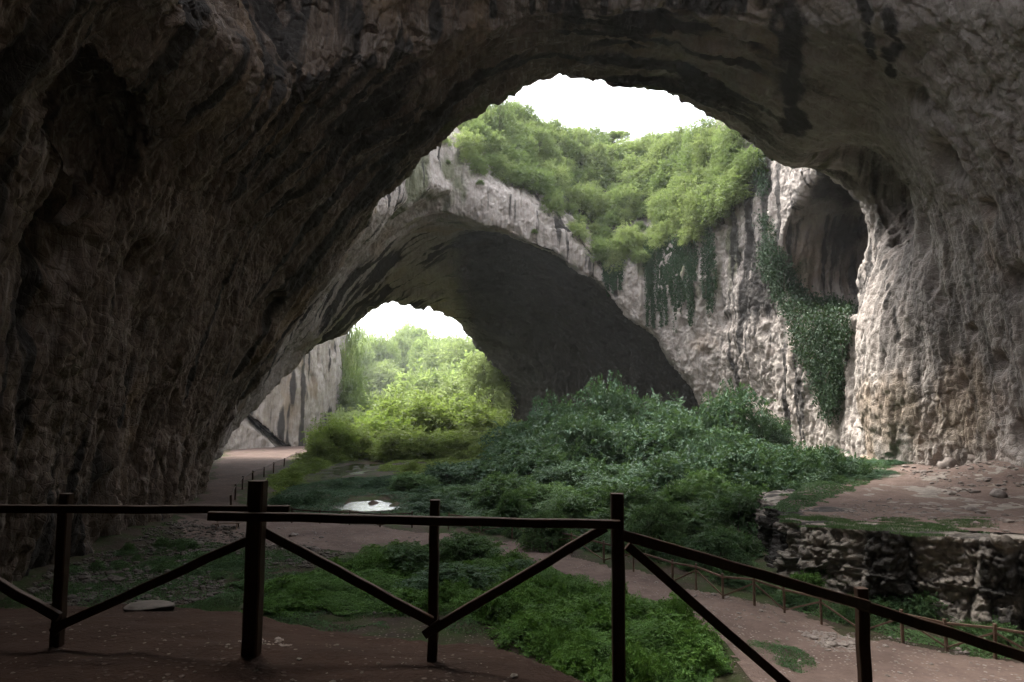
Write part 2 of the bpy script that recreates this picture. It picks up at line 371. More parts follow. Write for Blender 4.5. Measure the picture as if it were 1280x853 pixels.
def ground_mat(name, base, dark, pebble, green=None, gscale=1.0):
    t = NT(name); pos = t.n('NewGeometry').outputs['Position']
    n1 = t.noise(.35, pos, 5, .6); n2 = t.noise(2.5, pos, 6, .7); n3 = t.noise(28, pos, 3, .6)
    col = t.mix(t.ramp(n1, .35, .65), base, dark); col = t.mix(t.math('MULTIPLY', t.ramp(n2, .4, .7), .5), col, tuple(c * .6 for c in dark))
    if green:
        col = t.mix(t.math('MULTIPLY', t.ramp(t.noise(.6, pos, 4), .42, .6), .8), col, green)
    vo = t.n('TexVoronoi', {'Vector': pos, 'Scale': 9.0 * gscale}); pe = t.math('MULTIPLY', t.ramp(vo.outputs['Distance'], .34, .2), t.ramp(t.noise(.8, pos, 4), .45, .62))
    pe = t.math('MULTIPLY', pe, t.ramp(t.n('SeparateColor', {0: vo.outputs['Color']}).outputs[0], .45, .55))
    col = t.mix(pe, col, pebble)
    h = t.math('ADD', t.math('MULTIPLY', n2, 1.0), t.math('MULTIPLY', n3, .25)); h = t.math('ADD', h, t.math('MULTIPLY', pe, .35))
    bp = t.n('Bump', {'Strength': .9, 'Distance': .09, 'Height': h})
    return t.finish(t.n('BsdfPrincipled', {'Base Color': col, 'Roughness': .9, 'Specular IOR Level': .1, 'Normal': bp.outputs[0]}))
M = {}
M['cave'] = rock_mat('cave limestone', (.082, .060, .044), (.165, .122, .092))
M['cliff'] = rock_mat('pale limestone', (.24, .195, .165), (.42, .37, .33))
M['ledge'] = rock_mat('ledge stone', (.17, .145, .12), (.34, .30, .26), .06, 2.2, (.17, .145, .12), (.34, .30, .26))
M['ground'] = ground_mat('cave earth', (.085, .062, .045), (.055, .042, .032), (.24, .2, .18), (.035, .06, .015))
M['mound'] = ground_mat('trodden earth', (.042, .023, .016), (.026, .015, .011), (.13, .10, .085), None, 1.6)
M['path'] = ground_mat('path earth', (.22, .16, .135), (.14, .10, .085), (.36, .31, .28), None, .9)
M['road'] = ground_mat('road earth', (.13, .09, .075), (.085, .06, .05), (.25, .21, .19), None, .7)
M['wood'] = simple('dark timber', (.035, .018, .011), (.065, .034, .02), 6, .6, .004, .3, (6, 6, 1))
M['wood_grey'] = simple('weathered timber', (.13, .08, .055), (.2, .14, .10), 6, .8, .004, .3)
M['stone'] = simple('stone', (.16, .13, .115), (.3, .26, .23), 3, .85, .03)
M['rubble'] = simple('rubble stone', (.08, .067, .055), (.17, .15, .125), 9, .9, .01)
M['cave_stone'] = simple('dark stone', (.05, .042, .036), (.1, .085, .075), 9, .85, .01)
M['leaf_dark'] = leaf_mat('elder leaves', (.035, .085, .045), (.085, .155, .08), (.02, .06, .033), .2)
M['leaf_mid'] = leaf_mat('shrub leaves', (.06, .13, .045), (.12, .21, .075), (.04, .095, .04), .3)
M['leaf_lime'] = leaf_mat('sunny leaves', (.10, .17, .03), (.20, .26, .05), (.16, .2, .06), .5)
M['leaf_pale'] = leaf_mat('hazed leaves', (.18, .25, .08), (.28, .34, .12), (.24, .28, .13), .5)  # fading by distant haze is put into this leaf colour
M['leaf_herb'] = leaf_mat('nettle leaves', (.085, .20, .035), (.165, .31, .06), (.065, .15, .03), .3)
M['leaf_slope'] = leaf_mat('slope leaves', (.20, .25, .085), (.32, .36, .15), (.10, .145, .055), .45)
M['leaf_ivy'] = leaf_mat('ivy leaves', (.015, .04, .016), (.035, .07, .028), (.02, .05, .022), .1)
M['bark'] = simple('bark', (.06, .045, .035), (.12, .095, .075), 8, .9, .01)
t = NT('pond water'); w = t.n('BsdfPrincipled', {'Base Color': (.02, .025, .015, 1), 'Roughness': .06, 'Specular IOR Level': .7})
bp = t.n('Bump', {'Strength': .5, 'Distance': .08, 'Height': t.noise(3.0, t.n('NewGeometry').outputs['Position'], 3)}); t.t.links.new(bp.outputs[0], w.inputs['Normal']); M['water'] = t.finish(w)
print('setup', round(time.time() - T0, 1), flush=True)

# ------------------------------------------------------------------ CAVE ROCK
f, vx, org = cave_field()
print('field', f.shape, round(time.time() - T0, 1), flush=True)
P, Q = extract(f, vx, org); del f
keep = (P[Q][:, :, 2].max(1) > -8.0); Q = Q[keep]
P = relax(P, Q, 1, .5)
nr = vnormals(P, Q)
fn = nr[Q].mean(1); cc = P[Q].mean(1)
# make sure normals point to the air: test with the floor-facing ceiling over the camera
print('faces', len(Q), round(time.time() - T0, 1), flush=True)
vis, px, py, dep = in_view(cc, 40)
facing = np.einsum('ij,ij->i', fn, cc - np.array([0, 0, CAMZ]))
if np.mean(facing[vis & (dep < 60)] < 0) < .5: Q = Q[:, ::-1]; fn = -fn; facing = -facing; nr = -nr
BV = BVHTree.FromPolygons(P.tolist(), Q.tolist())
vi = vis & (facing < 0) & (dep < 200)
def occl(idx, cen):
    """faces whose centre the camera cannot see are not refined"""
    o = Vector((0, 0, CAMZ)); out = np.zeros(len(idx), bool)
    for k, i in enumerate(idx):
        c = Vector(cen[i]); d = c - o; L = d.length
        h = BV.ray_cast(o, d / L, L - 2.0)
        out[k] = h[0] is None
    return out
idx = np.nonzero(vi)[0]; ok = occl(idx, cc)
vi[idx] = ok
print('visible', vi.sum(), round(time.time() - T0, 1), flush=True)
def cast(px, py):
    d = Vector(ray(px, py)).normalized(); h = BV.ray_cast(Vector((0, 0, CAMZ)), d)
    return (np.array(h[0]), np.array(h[1])) if h[0] is not None else (None, None)
HOLES = []; STAINS = []
for px, py, r, k in [(1180, 205, 1.1, 1.4), (1141, 122, .8, 1.3), (1270, 352, .8, 1.2), (1211, 414, .4, 1), (1151, 290, .6, 2.2), (1162, 345, .5, 2.5), (1172, 372, .4, 2), (1244, 455, .6, 1.2), (1120, 300, .5, 2.5), (1232, 262, .45, 1.3), (1273, 545, .7, 1.5), (1216, 300, .4, 1.6), (1087, 160, .5, 1.5), (1255, 200, .4, 1.4), (1200, 480, .35, 1.5), (1100, 450, .3, 3),
                      (302, 283, .3, 1), (228, 190, .7, 1.4), (180, 330, .8, 1.5), (60, 390, .8, 1.4), (850, 60, .5, 1), (935, 300, .8, 1.2), (948, 345, .6, 1), (905, 320, .5, 1.4), (100, 290, 1.6, 1.2)]:
    h, n = cast(px, py)
    if h is not None: HOLES.append((h, r, k))
for pts_, r in (([(985, 5), (986, 35), (988, 65), (988, 95), (990, 130), (992, 165)], 1.1), ([(716, 8), (717, 26)], 1.1), ([(1078, 5), (1082, 40), (1090, 75)], .45), ([(1110, 20), (1114, 60), (1112, 90)], .5), ([(1095, 300), (1102, 340), (1110, 380), (1118, 420)], .35), ([(545, 15), (545, 30)], .6)):
    pp = np.array(pts_, float); tt = np.linspace(0, len(pp) - 1, (len(pp) - 1) * 4 + 1)
    for a, b in zip(np.interp(tt, range(len(pp)), pp[:, 0]) + 2 * np.sin(tt * 3), np.interp(tt, range(len(pp)), pp[:, 1])):
        h, n = cast(a, b)
        if h is not None: STAINS.append((h, r))
def rock_disp(p, n, kind='cave'):
    x, y, z = p.T; ny = np.abs(n[:, 1]); up = np.clip(-n[:, 2], 0, 1)
    wy = sstep(.45, .8, ny)[:]
    sA = fbm(y / 1.1 + x * .05, x / 8, z / 8, 3, 4); sB = fbm(x / 1.1, y / 4, z / 8, 5, 4)
    streak = sA * (1 - wy) + sB * wy
    big = fbm(x / 3.2, y / 3.2, z / 3.2, 1, 3); hard = wy + .25 * vn(x / 1.5, y / 1.5, z / 1.5, 2) > .5
    wx_, wy_, wz_ = [.35 * vn(x / 1.1, y / 1.1, z / 1.1, k) for k in (1, 2, 3)]
    ua = np.where(hard, x, y) + wx_; ub = np.where(hard, y, x) + wy_; uz = z + wz_
    d1, d2, idv = worley(ua / 1.5, ub / 3.4, uz / 3.2, 1); d3, d4, id2 = worley(ua / .55, ub / 1.2, uz / 1.05, 2)
    rid = 1 - np.abs(fbm(ua / .9, ub / 3, uz / 2.6, 4, 3)) * 1.6; rid2 = 1 - np.abs(vn(ua / .35, ub / .9, uz / .8, 7)) * 2
    blocky = sstep(-.3, .5, vn(x / 12, y / 12, z / 12, 6)) * .8 + .2
    side = 1 - .6 * sstep(10, 24, x) * sstep(62, 55, y) - .45 * sstep(-3, -12, x); low = 1 - .35 * (y > 62)
    d = (.42 - .28 * sstep(12, 24, x) * sstep(64, 57, y)) * streak + .2 * big * side + .18 * rid * side + .05 * rid2 + blocky * side * low * (.34 * idv + .22 * sstep(0, .3, d2 - d1)) + .12 * id2 * side * low + .08 * side * sstep(0, .25, d4 - d3) + .07 * fbm(x / .3, y / .3, z / .35, 7, 2) - .3
    # pits
    pk = sstep(.45, .75, vn(x / 2.6, y / 2.6, z / 4.0, 9)); d = d - .9 * pk * sstep(.0, .5, vn(x / 15, y / 15, z / 15, 8))
    for (c, r, k) in HOLES:
        q = ((x - c[0]) ** 2 + (y - c[1]) ** 2) / r ** 2 + (z - c[2]) ** 2 / (k * r) ** 2; d = d - 1.25 * r * np.exp(-q ** 1.5)
    return d
def rock_mask(p, n):
    x, y, z = p.T; wy = sstep(.45, .8, np.abs(n[:, 1]))
    s1 = fbm(y / .8, x / 11, z / 11, 12, 4) * (1 - wy) + fbm(x / .8, y / 5, z / 12, 14, 4) * wy
    patch = fbm(x / 11, y / 11, z / 11, 16, 3)
    dark = sstep(-.1, .9, s1 * 1.1 + patch * .8) ; ochre = sstep(.1, 1.0, fbm(x / 5, y / 5, z / 9, 18, 4))
    rim = sstep(8, 0, np.abs(polysdf(PLAN_B, x, y))) * sstep(14, 24, z)
    alg = sstep(.1, .9, fbm(x / 4, y / 4, z / 8, 20, 3)) * (.35 + .9 * rim)
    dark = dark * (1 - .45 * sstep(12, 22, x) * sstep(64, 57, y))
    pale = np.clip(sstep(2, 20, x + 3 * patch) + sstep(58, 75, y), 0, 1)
    dark = np.maximum(dark, .85 * sstep(103, 112, y + 3 * patch) * sstep(-18, -4, x) )  # shade under the far arch painted into the rock colour
    hol = np.sqrt(((x - 42) / 17) ** 2 + ((y - 74) / 13) ** 2 + ((z - 19.5) / 9.3) ** 2); dark = np.maximum(dark, 1.0 * sstep(1.12, .95, hol + .08 * patch) * (x > 26))  # right-hand hollow coloured dark to stand in for its shade
    for (c, r) in STAINS:
        q = np.sqrt((x - c[0]) ** 2 + (y - c[1]) ** 2 + ((z - c[2]) * .45) ** 2) / r + .55 * vn(x / .6, y / .6, z / 4, 3); dark = np.maximum(dark, .85 * sstep(1.3, .3, q))
    return np.stack([dark, ochre, np.clip(alg, 0, 1), pale], 1)
def build_rock(name, sel, lvl, mat, P=P, Q=Q, disp=rock_disp, amp=1.0):
    q = Q[sel]; p, q, _ = compact(P, q)
    for _ in range(lvl):
        p, q = subdiv(p, q); p = relax(p, q, 1, .6)
    n = vnormals(p, q); d = disp(p, n) * amp
    p2 = p + n * d[:, None]
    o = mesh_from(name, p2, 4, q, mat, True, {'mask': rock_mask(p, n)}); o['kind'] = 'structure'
    return o
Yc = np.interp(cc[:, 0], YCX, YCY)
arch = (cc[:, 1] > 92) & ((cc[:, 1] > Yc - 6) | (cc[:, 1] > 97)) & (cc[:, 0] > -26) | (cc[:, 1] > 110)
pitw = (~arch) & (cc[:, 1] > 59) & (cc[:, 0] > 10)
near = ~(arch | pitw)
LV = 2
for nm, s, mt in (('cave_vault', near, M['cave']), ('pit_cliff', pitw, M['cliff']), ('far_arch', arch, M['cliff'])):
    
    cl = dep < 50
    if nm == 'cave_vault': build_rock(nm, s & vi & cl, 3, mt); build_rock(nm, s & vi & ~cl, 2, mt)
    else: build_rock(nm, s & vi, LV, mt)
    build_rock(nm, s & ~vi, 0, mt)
print('rock built', round(time.time() - T0, 1), flush=True)
def cast(px, py):
    d = Vector(ray(px, py)).normalized(); h = BV.ray_cast(Vector((0, 0, CAMZ)), d)
    return (np.array(h[0]), np.array(h[1])) if h[0] is not None else (None, None)

# ------------------------------------------------------------------ GROUND
def axis(dense, lo, hi, step, mx, g=1.16):
    a = list(np.arange(lo, hi + 1e-6, step)) if dense is None else dense
    s = step
    r = []; v = a[-1]
    while v < mx: s *= g; v += s; r.append(v)
    s = step; l = []; v = a[0]
    while v > -mx: s *= g; v -= s; l.append(v)
    return np.array(l[::-1] + a + r)
ya = list(np.arange(0, 12, .06)) + list(np.arange(12, 40, .18)) + list(np.arange(40, 110, .4)) + list(np.arange(110, 240, 1.5))
xa = list(np.arange(-40, -9, .4)) + list(np.arange(-9, 6, .07)) + list(np.arange(6, 36, .25))
GX = axis(xa, 0, 0, .4, 900); GY = axis(ya, 0, 0, .5, 1100)
def sheet(name, xs, ys, mat, fn=ground, lift=0, maskfn=None):
    X, Y = np.meshgrid(xs, ys, indexing='ij'); Z = fn(X, Y) + lift
    p = np.stack([X, Y, Z], -1).reshape(-1, 3); i = np.arange(X.size).reshape(X.shape)
    q = np.stack([i[:-1, :-1], i[1:, :-1], i[1:, 1:], i[:-1, 1:]], -1).reshape(-1, 4)
    if maskfn is not None:
        c = p[q].mean(1); q = q[maskfn(c[:, 0], c[:, 1])]; p, q, _ = compact(p, q)
    return mesh_from(name, p, 4, q, mat)
ismound = lambda x, y: polysdf(CREST, x, y) < 2.5
tag(sheet('ground', GX, GY, M['ground']), kind='structure')
tag(sheet('earth_mound', np.arange(-14, 5, .07), np.arange(1.0, 9.5, .06), M['mound'], lift=.006, maskfn=ismound), kind='structure')
def pxpoly(pts, z=-5): return [tuple(onz(a, b, z)[:2]) for a, b in pts]
PATH = pxpoly([(225, 652), (300, 648), (380, 651), (480, 661), (560, 667), (640, 677), (700, 691), (760, 712), (820, 730), (880, 745), (960, 757), (1000, 766), (1060, 790), (1150, 805), (1280, 829), (1500, 860), (1500, 1100), (960, 880), (930, 825), (900, 800), (850, 776), (780, 750), (720, 724), (650, 702), (600, 694), (540, 692), (480, 692), (420, 690), (340, 682), (230, 680)])
ROAD = pxpoly([(248, 652), (255, 610), (272, 578), (290, 563), (330, 556), (393, 547), (398, 551), (386, 566), (352, 582), (312, 598), (296, 612), (300, 652)])
def inpoly(P, jit=.5):
    return lambda x, y: polysdf(P, x, y) + jit * fbm(x / 1.5, y / 1.5, 0 * x, 11, 3) < 0
tag(sheet('dirt_path', np.arange(-32, 24, .15), np.arange(14, 50, .15), M['path'], lift=.025, maskfn=inpoly(PATH)), kind='structure')
tag(sheet('dirt_road', np.arange(-75, -14, .4), np.arange(44, 260, .5), M['road'], lift=.03, maskfn=inpoly(ROAD, 1.0)), kind='structure')
for (px, py, rx, ry) in ((430, 590, 6.5, 13), (462, 633, 4.3, 4.8), (556, 634, 1.4, 2.0)):
    cpt = onz(px, py, -5.2); th = np.linspace(0, 2 * math.pi, 60)[:-1]
    me = bpy.data.meshes.new('pond_water'); me.from_pydata([(cpt[0] + rx * math.cos(a), cpt[1] + ry * math.sin(a), WATERZ) for a in th], [], [list(range(59))]); me.materials.append(M['water'])
    o = bpy.data.objects.new('pond_water', me); C.objects.link(o); o['kind'] = 'structure'
#PART2
# ------------------------------------------------------------------ LEDGE on the right
def ledge_top(x, y): return -2.8 + .035 * np.maximum(y - 33, 0) + .075 * np.maximum(33 - y, 0) + .12 * vn(x / 3, y / 3, 0 * x, 5) + 1.1 * np.exp(-(((x - 32) / 5) ** 2 + ((y - 44) / 3.5) ** 2)) + .5 * sstep(22, 32, x) * sstep(34, 42, y)
LEDGE = [tuple(onz(a, b, -5)[:2]) for a, b in [(956, 672), (958, 700), (985, 722), (1030, 742), (1090, 757), (1160, 770), (1280, 788), (1450, 806)]] + [(40, 22), (44, 62), (30, 60), (25, 52), (20.5, 46), (15.5, 40.5)]
v = .22; xs = np.arange(9, 46, v); ys = np.arange(16, 64, v); zs = np.arange(-6.2, 2.2, v)
X2, Y2 = np.meshgrid(xs, ys, indexing='ij'); Z = zs[None, None, :]
pl = polysdf(LEDGE, X2, Y2)[:, :, None]
n1 = gridnoise(xs, ys, zs, (2.2, 2.2, 4), 11); n2 = gridnoise(xs, ys, zs, (.9, .9, .45), 12); n3 = gridnoise(xs, ys, zs, (3.5, 3.5, .7), 13)
lf = smax(pl + .02 * (Z + 5) + .5 * n1 + .22 * n2 + .3 * n3, Z - ledge_top(X2, Y2)[:, :, None] + .08 * n2, .45)
lf[0] = lf[-1] = 1; lf[:, 0] = lf[:, -1] = 1; lf[:, :, 0] = lf[:, :, -1] = 1
LP, LQ = extract(np.clip(lf, -2, 2).astype(np.float32), v, (xs[0], ys[0], zs[0])); LP = relax(LP, LQ, 1, .5)
def ledge_disp(p, n):
    x, y, z = p.T; side = 1 - sstep(.5, .9, n[:, 2])
    d1, d2, idv = worley(x / .9, y / .9, z / .42, 3); d3, d4, id3 = worley(x / .35 + 5, y / .35, z / .2, 1)
    lay = z / .5 + .5 * vn(x / 2, y / 2, z, 1); stp = lay - np.floor(lay)
    dc, de, idc = worley(x / 2.0, y / 2.0, z / 9, 2)
    return side * (.4 * idc + .3 * sstep(0, .12, de - dc) - .25 + .17 * idv + .2 * sstep(0, .1, d2 - d1) + .10 * id3 + .12 * sstep(0, .2, d4 - d3) + .22 * (1 - stp) * (.7 + vn(x / 1.5, y / 1.5, np.floor(lay), 2)) - .25) + .05 * fbm(x / .4, y / .4, z / .2, 2, 2) + .02
if vnormals(LP, LQ)[np.argmax(LP[:, 2])][2] < 0: LQ = LQ[:, ::-1]
lc = LP[LQ].mean(1); keepl = (lc[:, 2] > -5.9) & in_view(lc, 80)[0] & ((lc[:, 1] < 45) | (lc[:, 2] > -3))
tag(build_rock('rock_ledge', keepl, 2, M['ledge'], LP, LQ, ledge_disp), kind='structure')
tag(sheet('ledge_earth', np.arange(10, 46, .16), np.arange(20, 62, .16), M['path'], fn=lambda x, y: ledge_top(x, y) + .03 - .0, lift=.03 ,
      maskfn=lambda x, y: polysdf(LEDGE, x, y) + 1.15 + .5 * fbm(x / 1.4, y / 1.4, 0 * x, 4, 3) < 0), kind='structure')
def surf(x, y):
    if polysdf(LEDGE, np.array([x]), np.array([y]))[0] < -.6: return float(ledge_top(np.array(x), np.array(y))) + .03
    return float(ground(np.array(x), np.array(y)))
print('ledge', round(time.time() - T0, 1), flush=True)

# ------------------------------------------------------------------ OUTSIDE CLIFF through the far opening
v = .7; xs = np.arange(-95, -28, v); ys = np.arange(125, 235, v); zs = np.arange(-8, 40, v)
X2, Y2 = np.meshgrid(xs, ys, indexing='ij'); Z = zs[None, None, :]
OC = [(-94, 134), (-70, 138), (-60, 144), (-50, 152), (-44.5, 158), (-41, 170), (-42, 190), (-48, 215), (-60, 233), (-94, 233)]
of = smax(polysdf(OC, X2, Y2)[:, :, None] + .06 * (Z + 5) + 1.2 * gridnoise(xs, ys, zs, (5, 5, 14), 21) + .7 * gridnoise(xs, ys, zs, (2.2, 2.2, 8), 22), Z - 34 - 0 * X2[:, :, None], 2)
notch = np.abs((X2[:, :, None] + 56) + 1.05 * (Z - 2)) - .9
of = smax(of, -smax(notch, (Z - 11), 1), .5)
of[0] = of[-1] = 1; of[:, 0] = of[:, -1] = 1; of[:, :, 0] = of[:, :, -1] = 1
OP, OQ = extract(np.clip(of, -2, 2).astype(np.float32), v, (xs[0], ys[0], zs[0]))
if vnormals(OP, OQ)[np.argmax(OP[:, 2])][2] < 0: OQ = OQ[:, ::-1]
lc = OP[OQ].mean(1)
tag(build_rock('valley_cliff', in_view(lc, 100)[0] & (lc[:, 2] > -6.5), 1, M['cliff'], OP, OQ), kind='structure')

# ------------------------------------------------------------------ FOLIAGE generators
def leaf_quads(c, d, n, L, Wd):
    """diamond leaves: centre c, axis d, normal n, length L, width Wd -> verts, quads"""
    n = n - (n * d).sum(1, keepdims=True) * d; n /= np.linalg.norm(n, axis=1, keepdims=True) + 1e-9
    s = np.cross(d, n); L = np.broadcast_to(L, (len(c),))[:, None]; Wd = np.broadcast_to(Wd, (len(c),))[:, None]
    v = np.stack([c - d * L * .5, c + s * Wd * .5 - d * L * .05 + n * Wd * .12, c + d * L * .5 - n * L * .12, c - s * Wd * .5 - d * L * .05 + n * Wd * .12], 1)
    return v.reshape(-1, 3), np.arange(4 * len(c)).reshape(-1, 4)
def unit(v): return v / (np.linalg.norm(v, axis=-1, keepdims=True) + 1e-9)
def sprays(R, H, nl, nspray, per, leaf, seed, low=.0, droop=.35, spl=1.0, narrow=.45, loose=0.):
    r = np.random.default_rng(seed); lobes = []
    for i in range(nl):
        a = r.uniform(0, 2 * math.pi); q = math.sqrt(r.uniform(0, 1)) * .62
        hz = H * (low + (1 - low) * (.45 + .4 * r.uniform() * (1 - q * .6)))
        lobes.append((np.array([math.cos(a) * q * R, math.sin(a) * q * R, hz]), r.uniform(.28, .5) * R))
    c = []; ax = []
    for i in range(nspray):
        lc_, lr = lobes[r.integers(nl)]; dv = unit(r.normal(size=3) + np.array([0, 0, .35]))
        pz = lc_ + dv * lr * np.array([1, 1, .75]) * (r.uniform(.55, 1.08) + loose * r.uniform(-.5, 1) ** 3)
        if loose: pz[2] += loose * .25 * H * max(0, r.normal())
        if pz[2] < .04 * H: pz[2] = .04 * H + abs(pz[2]) * .1
        c.append(pz); ax.append(unit(dv * np.array([1, 1, .5]) + r.normal(size=3) * .45 + np.array([0, 0, .1])))
    # skirt of lower leaves
    for i in range(int(nspray * .35)):
        a = r.uniform(0, 2 * math.pi); q = R * r.uniform(.5, .92); pz = np.array([math.cos(a) * q, math.sin(a) * q, H * (low + (1 - low) * r.uniform(.05, .5))])
        c.append(pz); ax.append(unit(np.array([math.cos(a), math.sin(a), .2]) + r.normal(size=3) * .4))
    c = np.array(c); ax = np.array(ax); n = len(c)
    t = (np.arange(per) / per)[None, :, None]; side = np.where(np.arange(per) % 2, 1, -1)[None, :, None]
    up = unit(np.array([0, 0, 1.]) + r.normal(size=(n, 3)) * .6); lat = unit(np.cross(ax, up))
    sl_ = leaf * per * .34 * spl * r.uniform(.7, 1.2, (n, 1, 1))
    P_ = c[:, None] + ax[:, None] * t * sl_ + lat[:, None] * side * leaf * .45 - np.array([0, 0, 1.]) * (t ** 2) * sl_ * droop
    d = unit(lat[:, None] * side + ax[:, None] * .6 + r.normal(size=(n, per, 3)) * .25 - np.array([0, 0, .25]))
    nn = unit(up[:, None] + r.normal(size=(n, per, 3)) * .55)
    k = n * per; lf_ = leaf * r.uniform(.7, 1.25, k)
    return leaf_quads(P_.reshape(k, 3), d.reshape(k, 3), nn.reshape(k, 3), lf_, lf_ * narrow), c
def nolink(o): C.objects.unlink(o); return o.data
PROTO = {}
def proto(key, R, H, nl, ns, per, leaf, mat, seed, low=0, trunk=0, **kw):
    (v_, q_), c = sprays(R, H, nl, ns, per, leaf, seed, low, **kw)
    fm = nolink(mesh_from('foliage', v_, 4, q_, M[mat], False)); r = np.random.default_rng(seed + 50)
    b = MB(); tr = trunk or R * .02
    if trunk:
        top = np.array([r.normal() * .06 * H, r.normal() * .06 * H, H * (low + .25)])
        b.tube([(0, 0, -.6), (0, 0, H * .12), top * .55 + r.normal(size=3) * .02 * H, top], [trunk, trunk * .8, trunk * .6, trunk * .35], 8)
        for i in r.choice(len(c), 16, False):
            st = top * r.uniform(.35, 1); b.tube([st, (st + c[i]) / 2 + r.normal(size=3) * .04 * H + np.array([0, 0, .04 * H]), c[i]], [trunk * .3, trunk * .18, trunk * .05], 5)
    else:
        for i in r.choice(len(c), 14, False):
            st = np.array([r.normal() * .07 * R, r.normal() * .07 * R, -.3]); b.tube([st, (st + c[i]) / 2 + np.array([0, 0, .12 * H]), c[i]], [tr, tr * .7, tr * .25], 4)
    PROTO[key] = (fm, nolink(b.build('stem', M['bark'])), R, H)
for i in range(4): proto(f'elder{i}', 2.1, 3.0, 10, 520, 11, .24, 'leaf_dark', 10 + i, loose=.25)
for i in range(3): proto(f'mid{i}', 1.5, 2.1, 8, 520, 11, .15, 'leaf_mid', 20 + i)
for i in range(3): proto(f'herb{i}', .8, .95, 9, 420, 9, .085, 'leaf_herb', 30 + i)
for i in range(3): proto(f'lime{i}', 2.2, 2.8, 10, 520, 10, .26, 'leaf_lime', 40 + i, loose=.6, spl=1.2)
for i in range(4): proto(f'slope{i}', 2.3, 2.6, 16, 560, 8, .24, 'leaf_slope', 50 + i, loose=.75, spl=1.35)
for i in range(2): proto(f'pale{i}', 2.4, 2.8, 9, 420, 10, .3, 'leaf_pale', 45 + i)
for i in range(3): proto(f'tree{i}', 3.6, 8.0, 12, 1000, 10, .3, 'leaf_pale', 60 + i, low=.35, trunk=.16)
proto('treedark', 2.6, 5.0, 9, 700, 9, .22, 'leaf_slope', 71, low=.3, trunk=.12)
for i in range(3): proto(f'clump{i}', .7, .7, 6, 150, 9, .10, 'leaf_herb', 90 + i)
def clumps(name, poly, z, n, r0, h0, avoid=None, mat='leaf_herb', fn=None):
    P_ = [tuple(onz(a, b, z)[:2]) for a, b in poly]; A = np.array(P_); lo = A.min(0); hi = A.max(0); V = []; k = 0; tries = 0
    src = []
    for i in range(3):
        me = PROTO[f'clump{i}'][0]; a = np.empty(len(me.vertices) * 3, np.float32); me.vertices.foreach_get('co', a); src.append(a.reshape(-1, 3))
    while k < n and tries < n * 40:
        tries += 1; x, y = rng.uniform(lo, hi); X_, Y_ = np.array([x]), np.array([y])
        if polysdf(P_, X_, Y_)[0] > 0 or (avoid is not None and polysdf(avoid, X_, Y_)[0] < r0 * .5): continue
        a = rng.uniform(0, 6.28); c_, s_ = math.cos(a), math.sin(a); w = r0 / .7 * rng.uniform(.5, 1.3); h = h0 / .7 * rng.uniform(.5, 1.35)
        p = src[k % 3] @ np.array([[c_, s_, 0], [-s_, c_, 0], [0, 0, 1]]) * np.array([w, w, h]); V.append(p + np.array([x, y, float((fn or ground)(np.array(x), np.array(y))) - .05])); k += 1
    V = np.concatenate(V); o = mesh_from(name, V, 4, np.arange(len(V)).reshape(-1, 4), M[mat], False); return tag(o, kind='stuff')
def place(key, name, loc, w, h, label, cat, group, rz=None, tilt=None):
    fm, sm, R, H = PROTO[key]
    e = empty(name, loc, rng.uniform(0, 6.28) if rz is None else rz); e.scale = (w / R, w / R, h / H)
    if tilt is not None:
        q = Vector((0, 0, 1)).rotation_difference(Vector(tilt)); e.rotation_mode = 'QUATERNION'
        from mathutils import Quaternion
        e.rotation_quaternion = q @ Quaternion((0, 0, 1), rng.uniform(0, 6.28))
    tree = 'tree' in key
    for nm, me in ((('crown' if tree else 'foliage'), fm), (('trunk' if tree else 'stem'), sm)):
        o = bpy.data.objects.new(nm, me); C.objects.link(o); o.parent = e
    return tag(e, label, cat, group)
def by_top(key, name, px, ptop, wpx, Y, label, cat, group, sink=.2):
    x = at(px, 500, Y)[0]; zt = at(px, ptop, Y)[2]; g = surf(x, Y) - sink
    return place(key, name, (x, Y, g), wpx / 2 * Y / F, max(zt - g, .5), label, cat, group)
ORD = ['leftmost', 'second', 'third', 'fourth', 'fifth', 'sixth', 'seventh', 'eighth', 'ninth', 'tenth', 'eleventh', 'twelfth', 'thirteenth', 'fourteenth', 'fifteenth', 'sixteenth', 'seventeenth', 'eighteenth', 'nineteenth', 'twentieth']
def nth(i): return ORD[i] if i == 0 else ORD[i] + ' from left'
# --- elder thicket filling the pit floor (px, top, width px, depth)
ROWS = [
 ('dark teal elder bush against the black arch, back row, {}', 'elder', [(655, 512, 75, 97), (700, 505, 90, 94), (760, 489, 90, 92), (820, 474, 105, 93), (868, 512, 70, 88), (916, 492, 85, 84), (960, 520, 70, 80)]),
 ('dark green elder bush in the second row from the arch, {}', 'elder', [(610, 552, 70, 84), (662, 540, 85, 82), (722, 532, 90, 80), (790, 520, 105, 80), (850, 533, 80, 77), (905, 540, 85, 74), (955, 545, 85, 71), (1010, 556, 80, 66), (1065, 570, 75, 61), (1115, 572, 60, 57)]),
 ('leafy elder bush in the middle row of the thicket, {}', 'elder', [(565, 585, 60, 72), (612, 572, 85, 70), (668, 575, 95, 66), (730, 562, 105, 66), (800, 565, 110, 62), (865, 562, 110, 60), (925, 570, 105, 57), (985, 572, 95, 53), (1040, 580, 80, 52), (1092, 585, 70, 52)]),
 ('fresh green bush in the row in front of the thicket, {}', 'mid', [(520, 602, 60, 62), (575, 610, 75, 56), (632, 602, 90, 52), (690, 606, 100, 50), (755, 600, 110, 48), (822, 604, 110, 46), (888, 592, 115, 45), (940, 606, 95, 42)]),
 ('broad bush at the front foot of the thicket above the grass, {}', 'mid', [(590, 632, 60, 47), (645, 628, 70, 45), (712, 640, 85, 41), (780, 642, 95, 39), (850, 640, 95, 38), (915, 642, 80, 37), (560, 640, 40, 49)]),
]
EXTRA = []
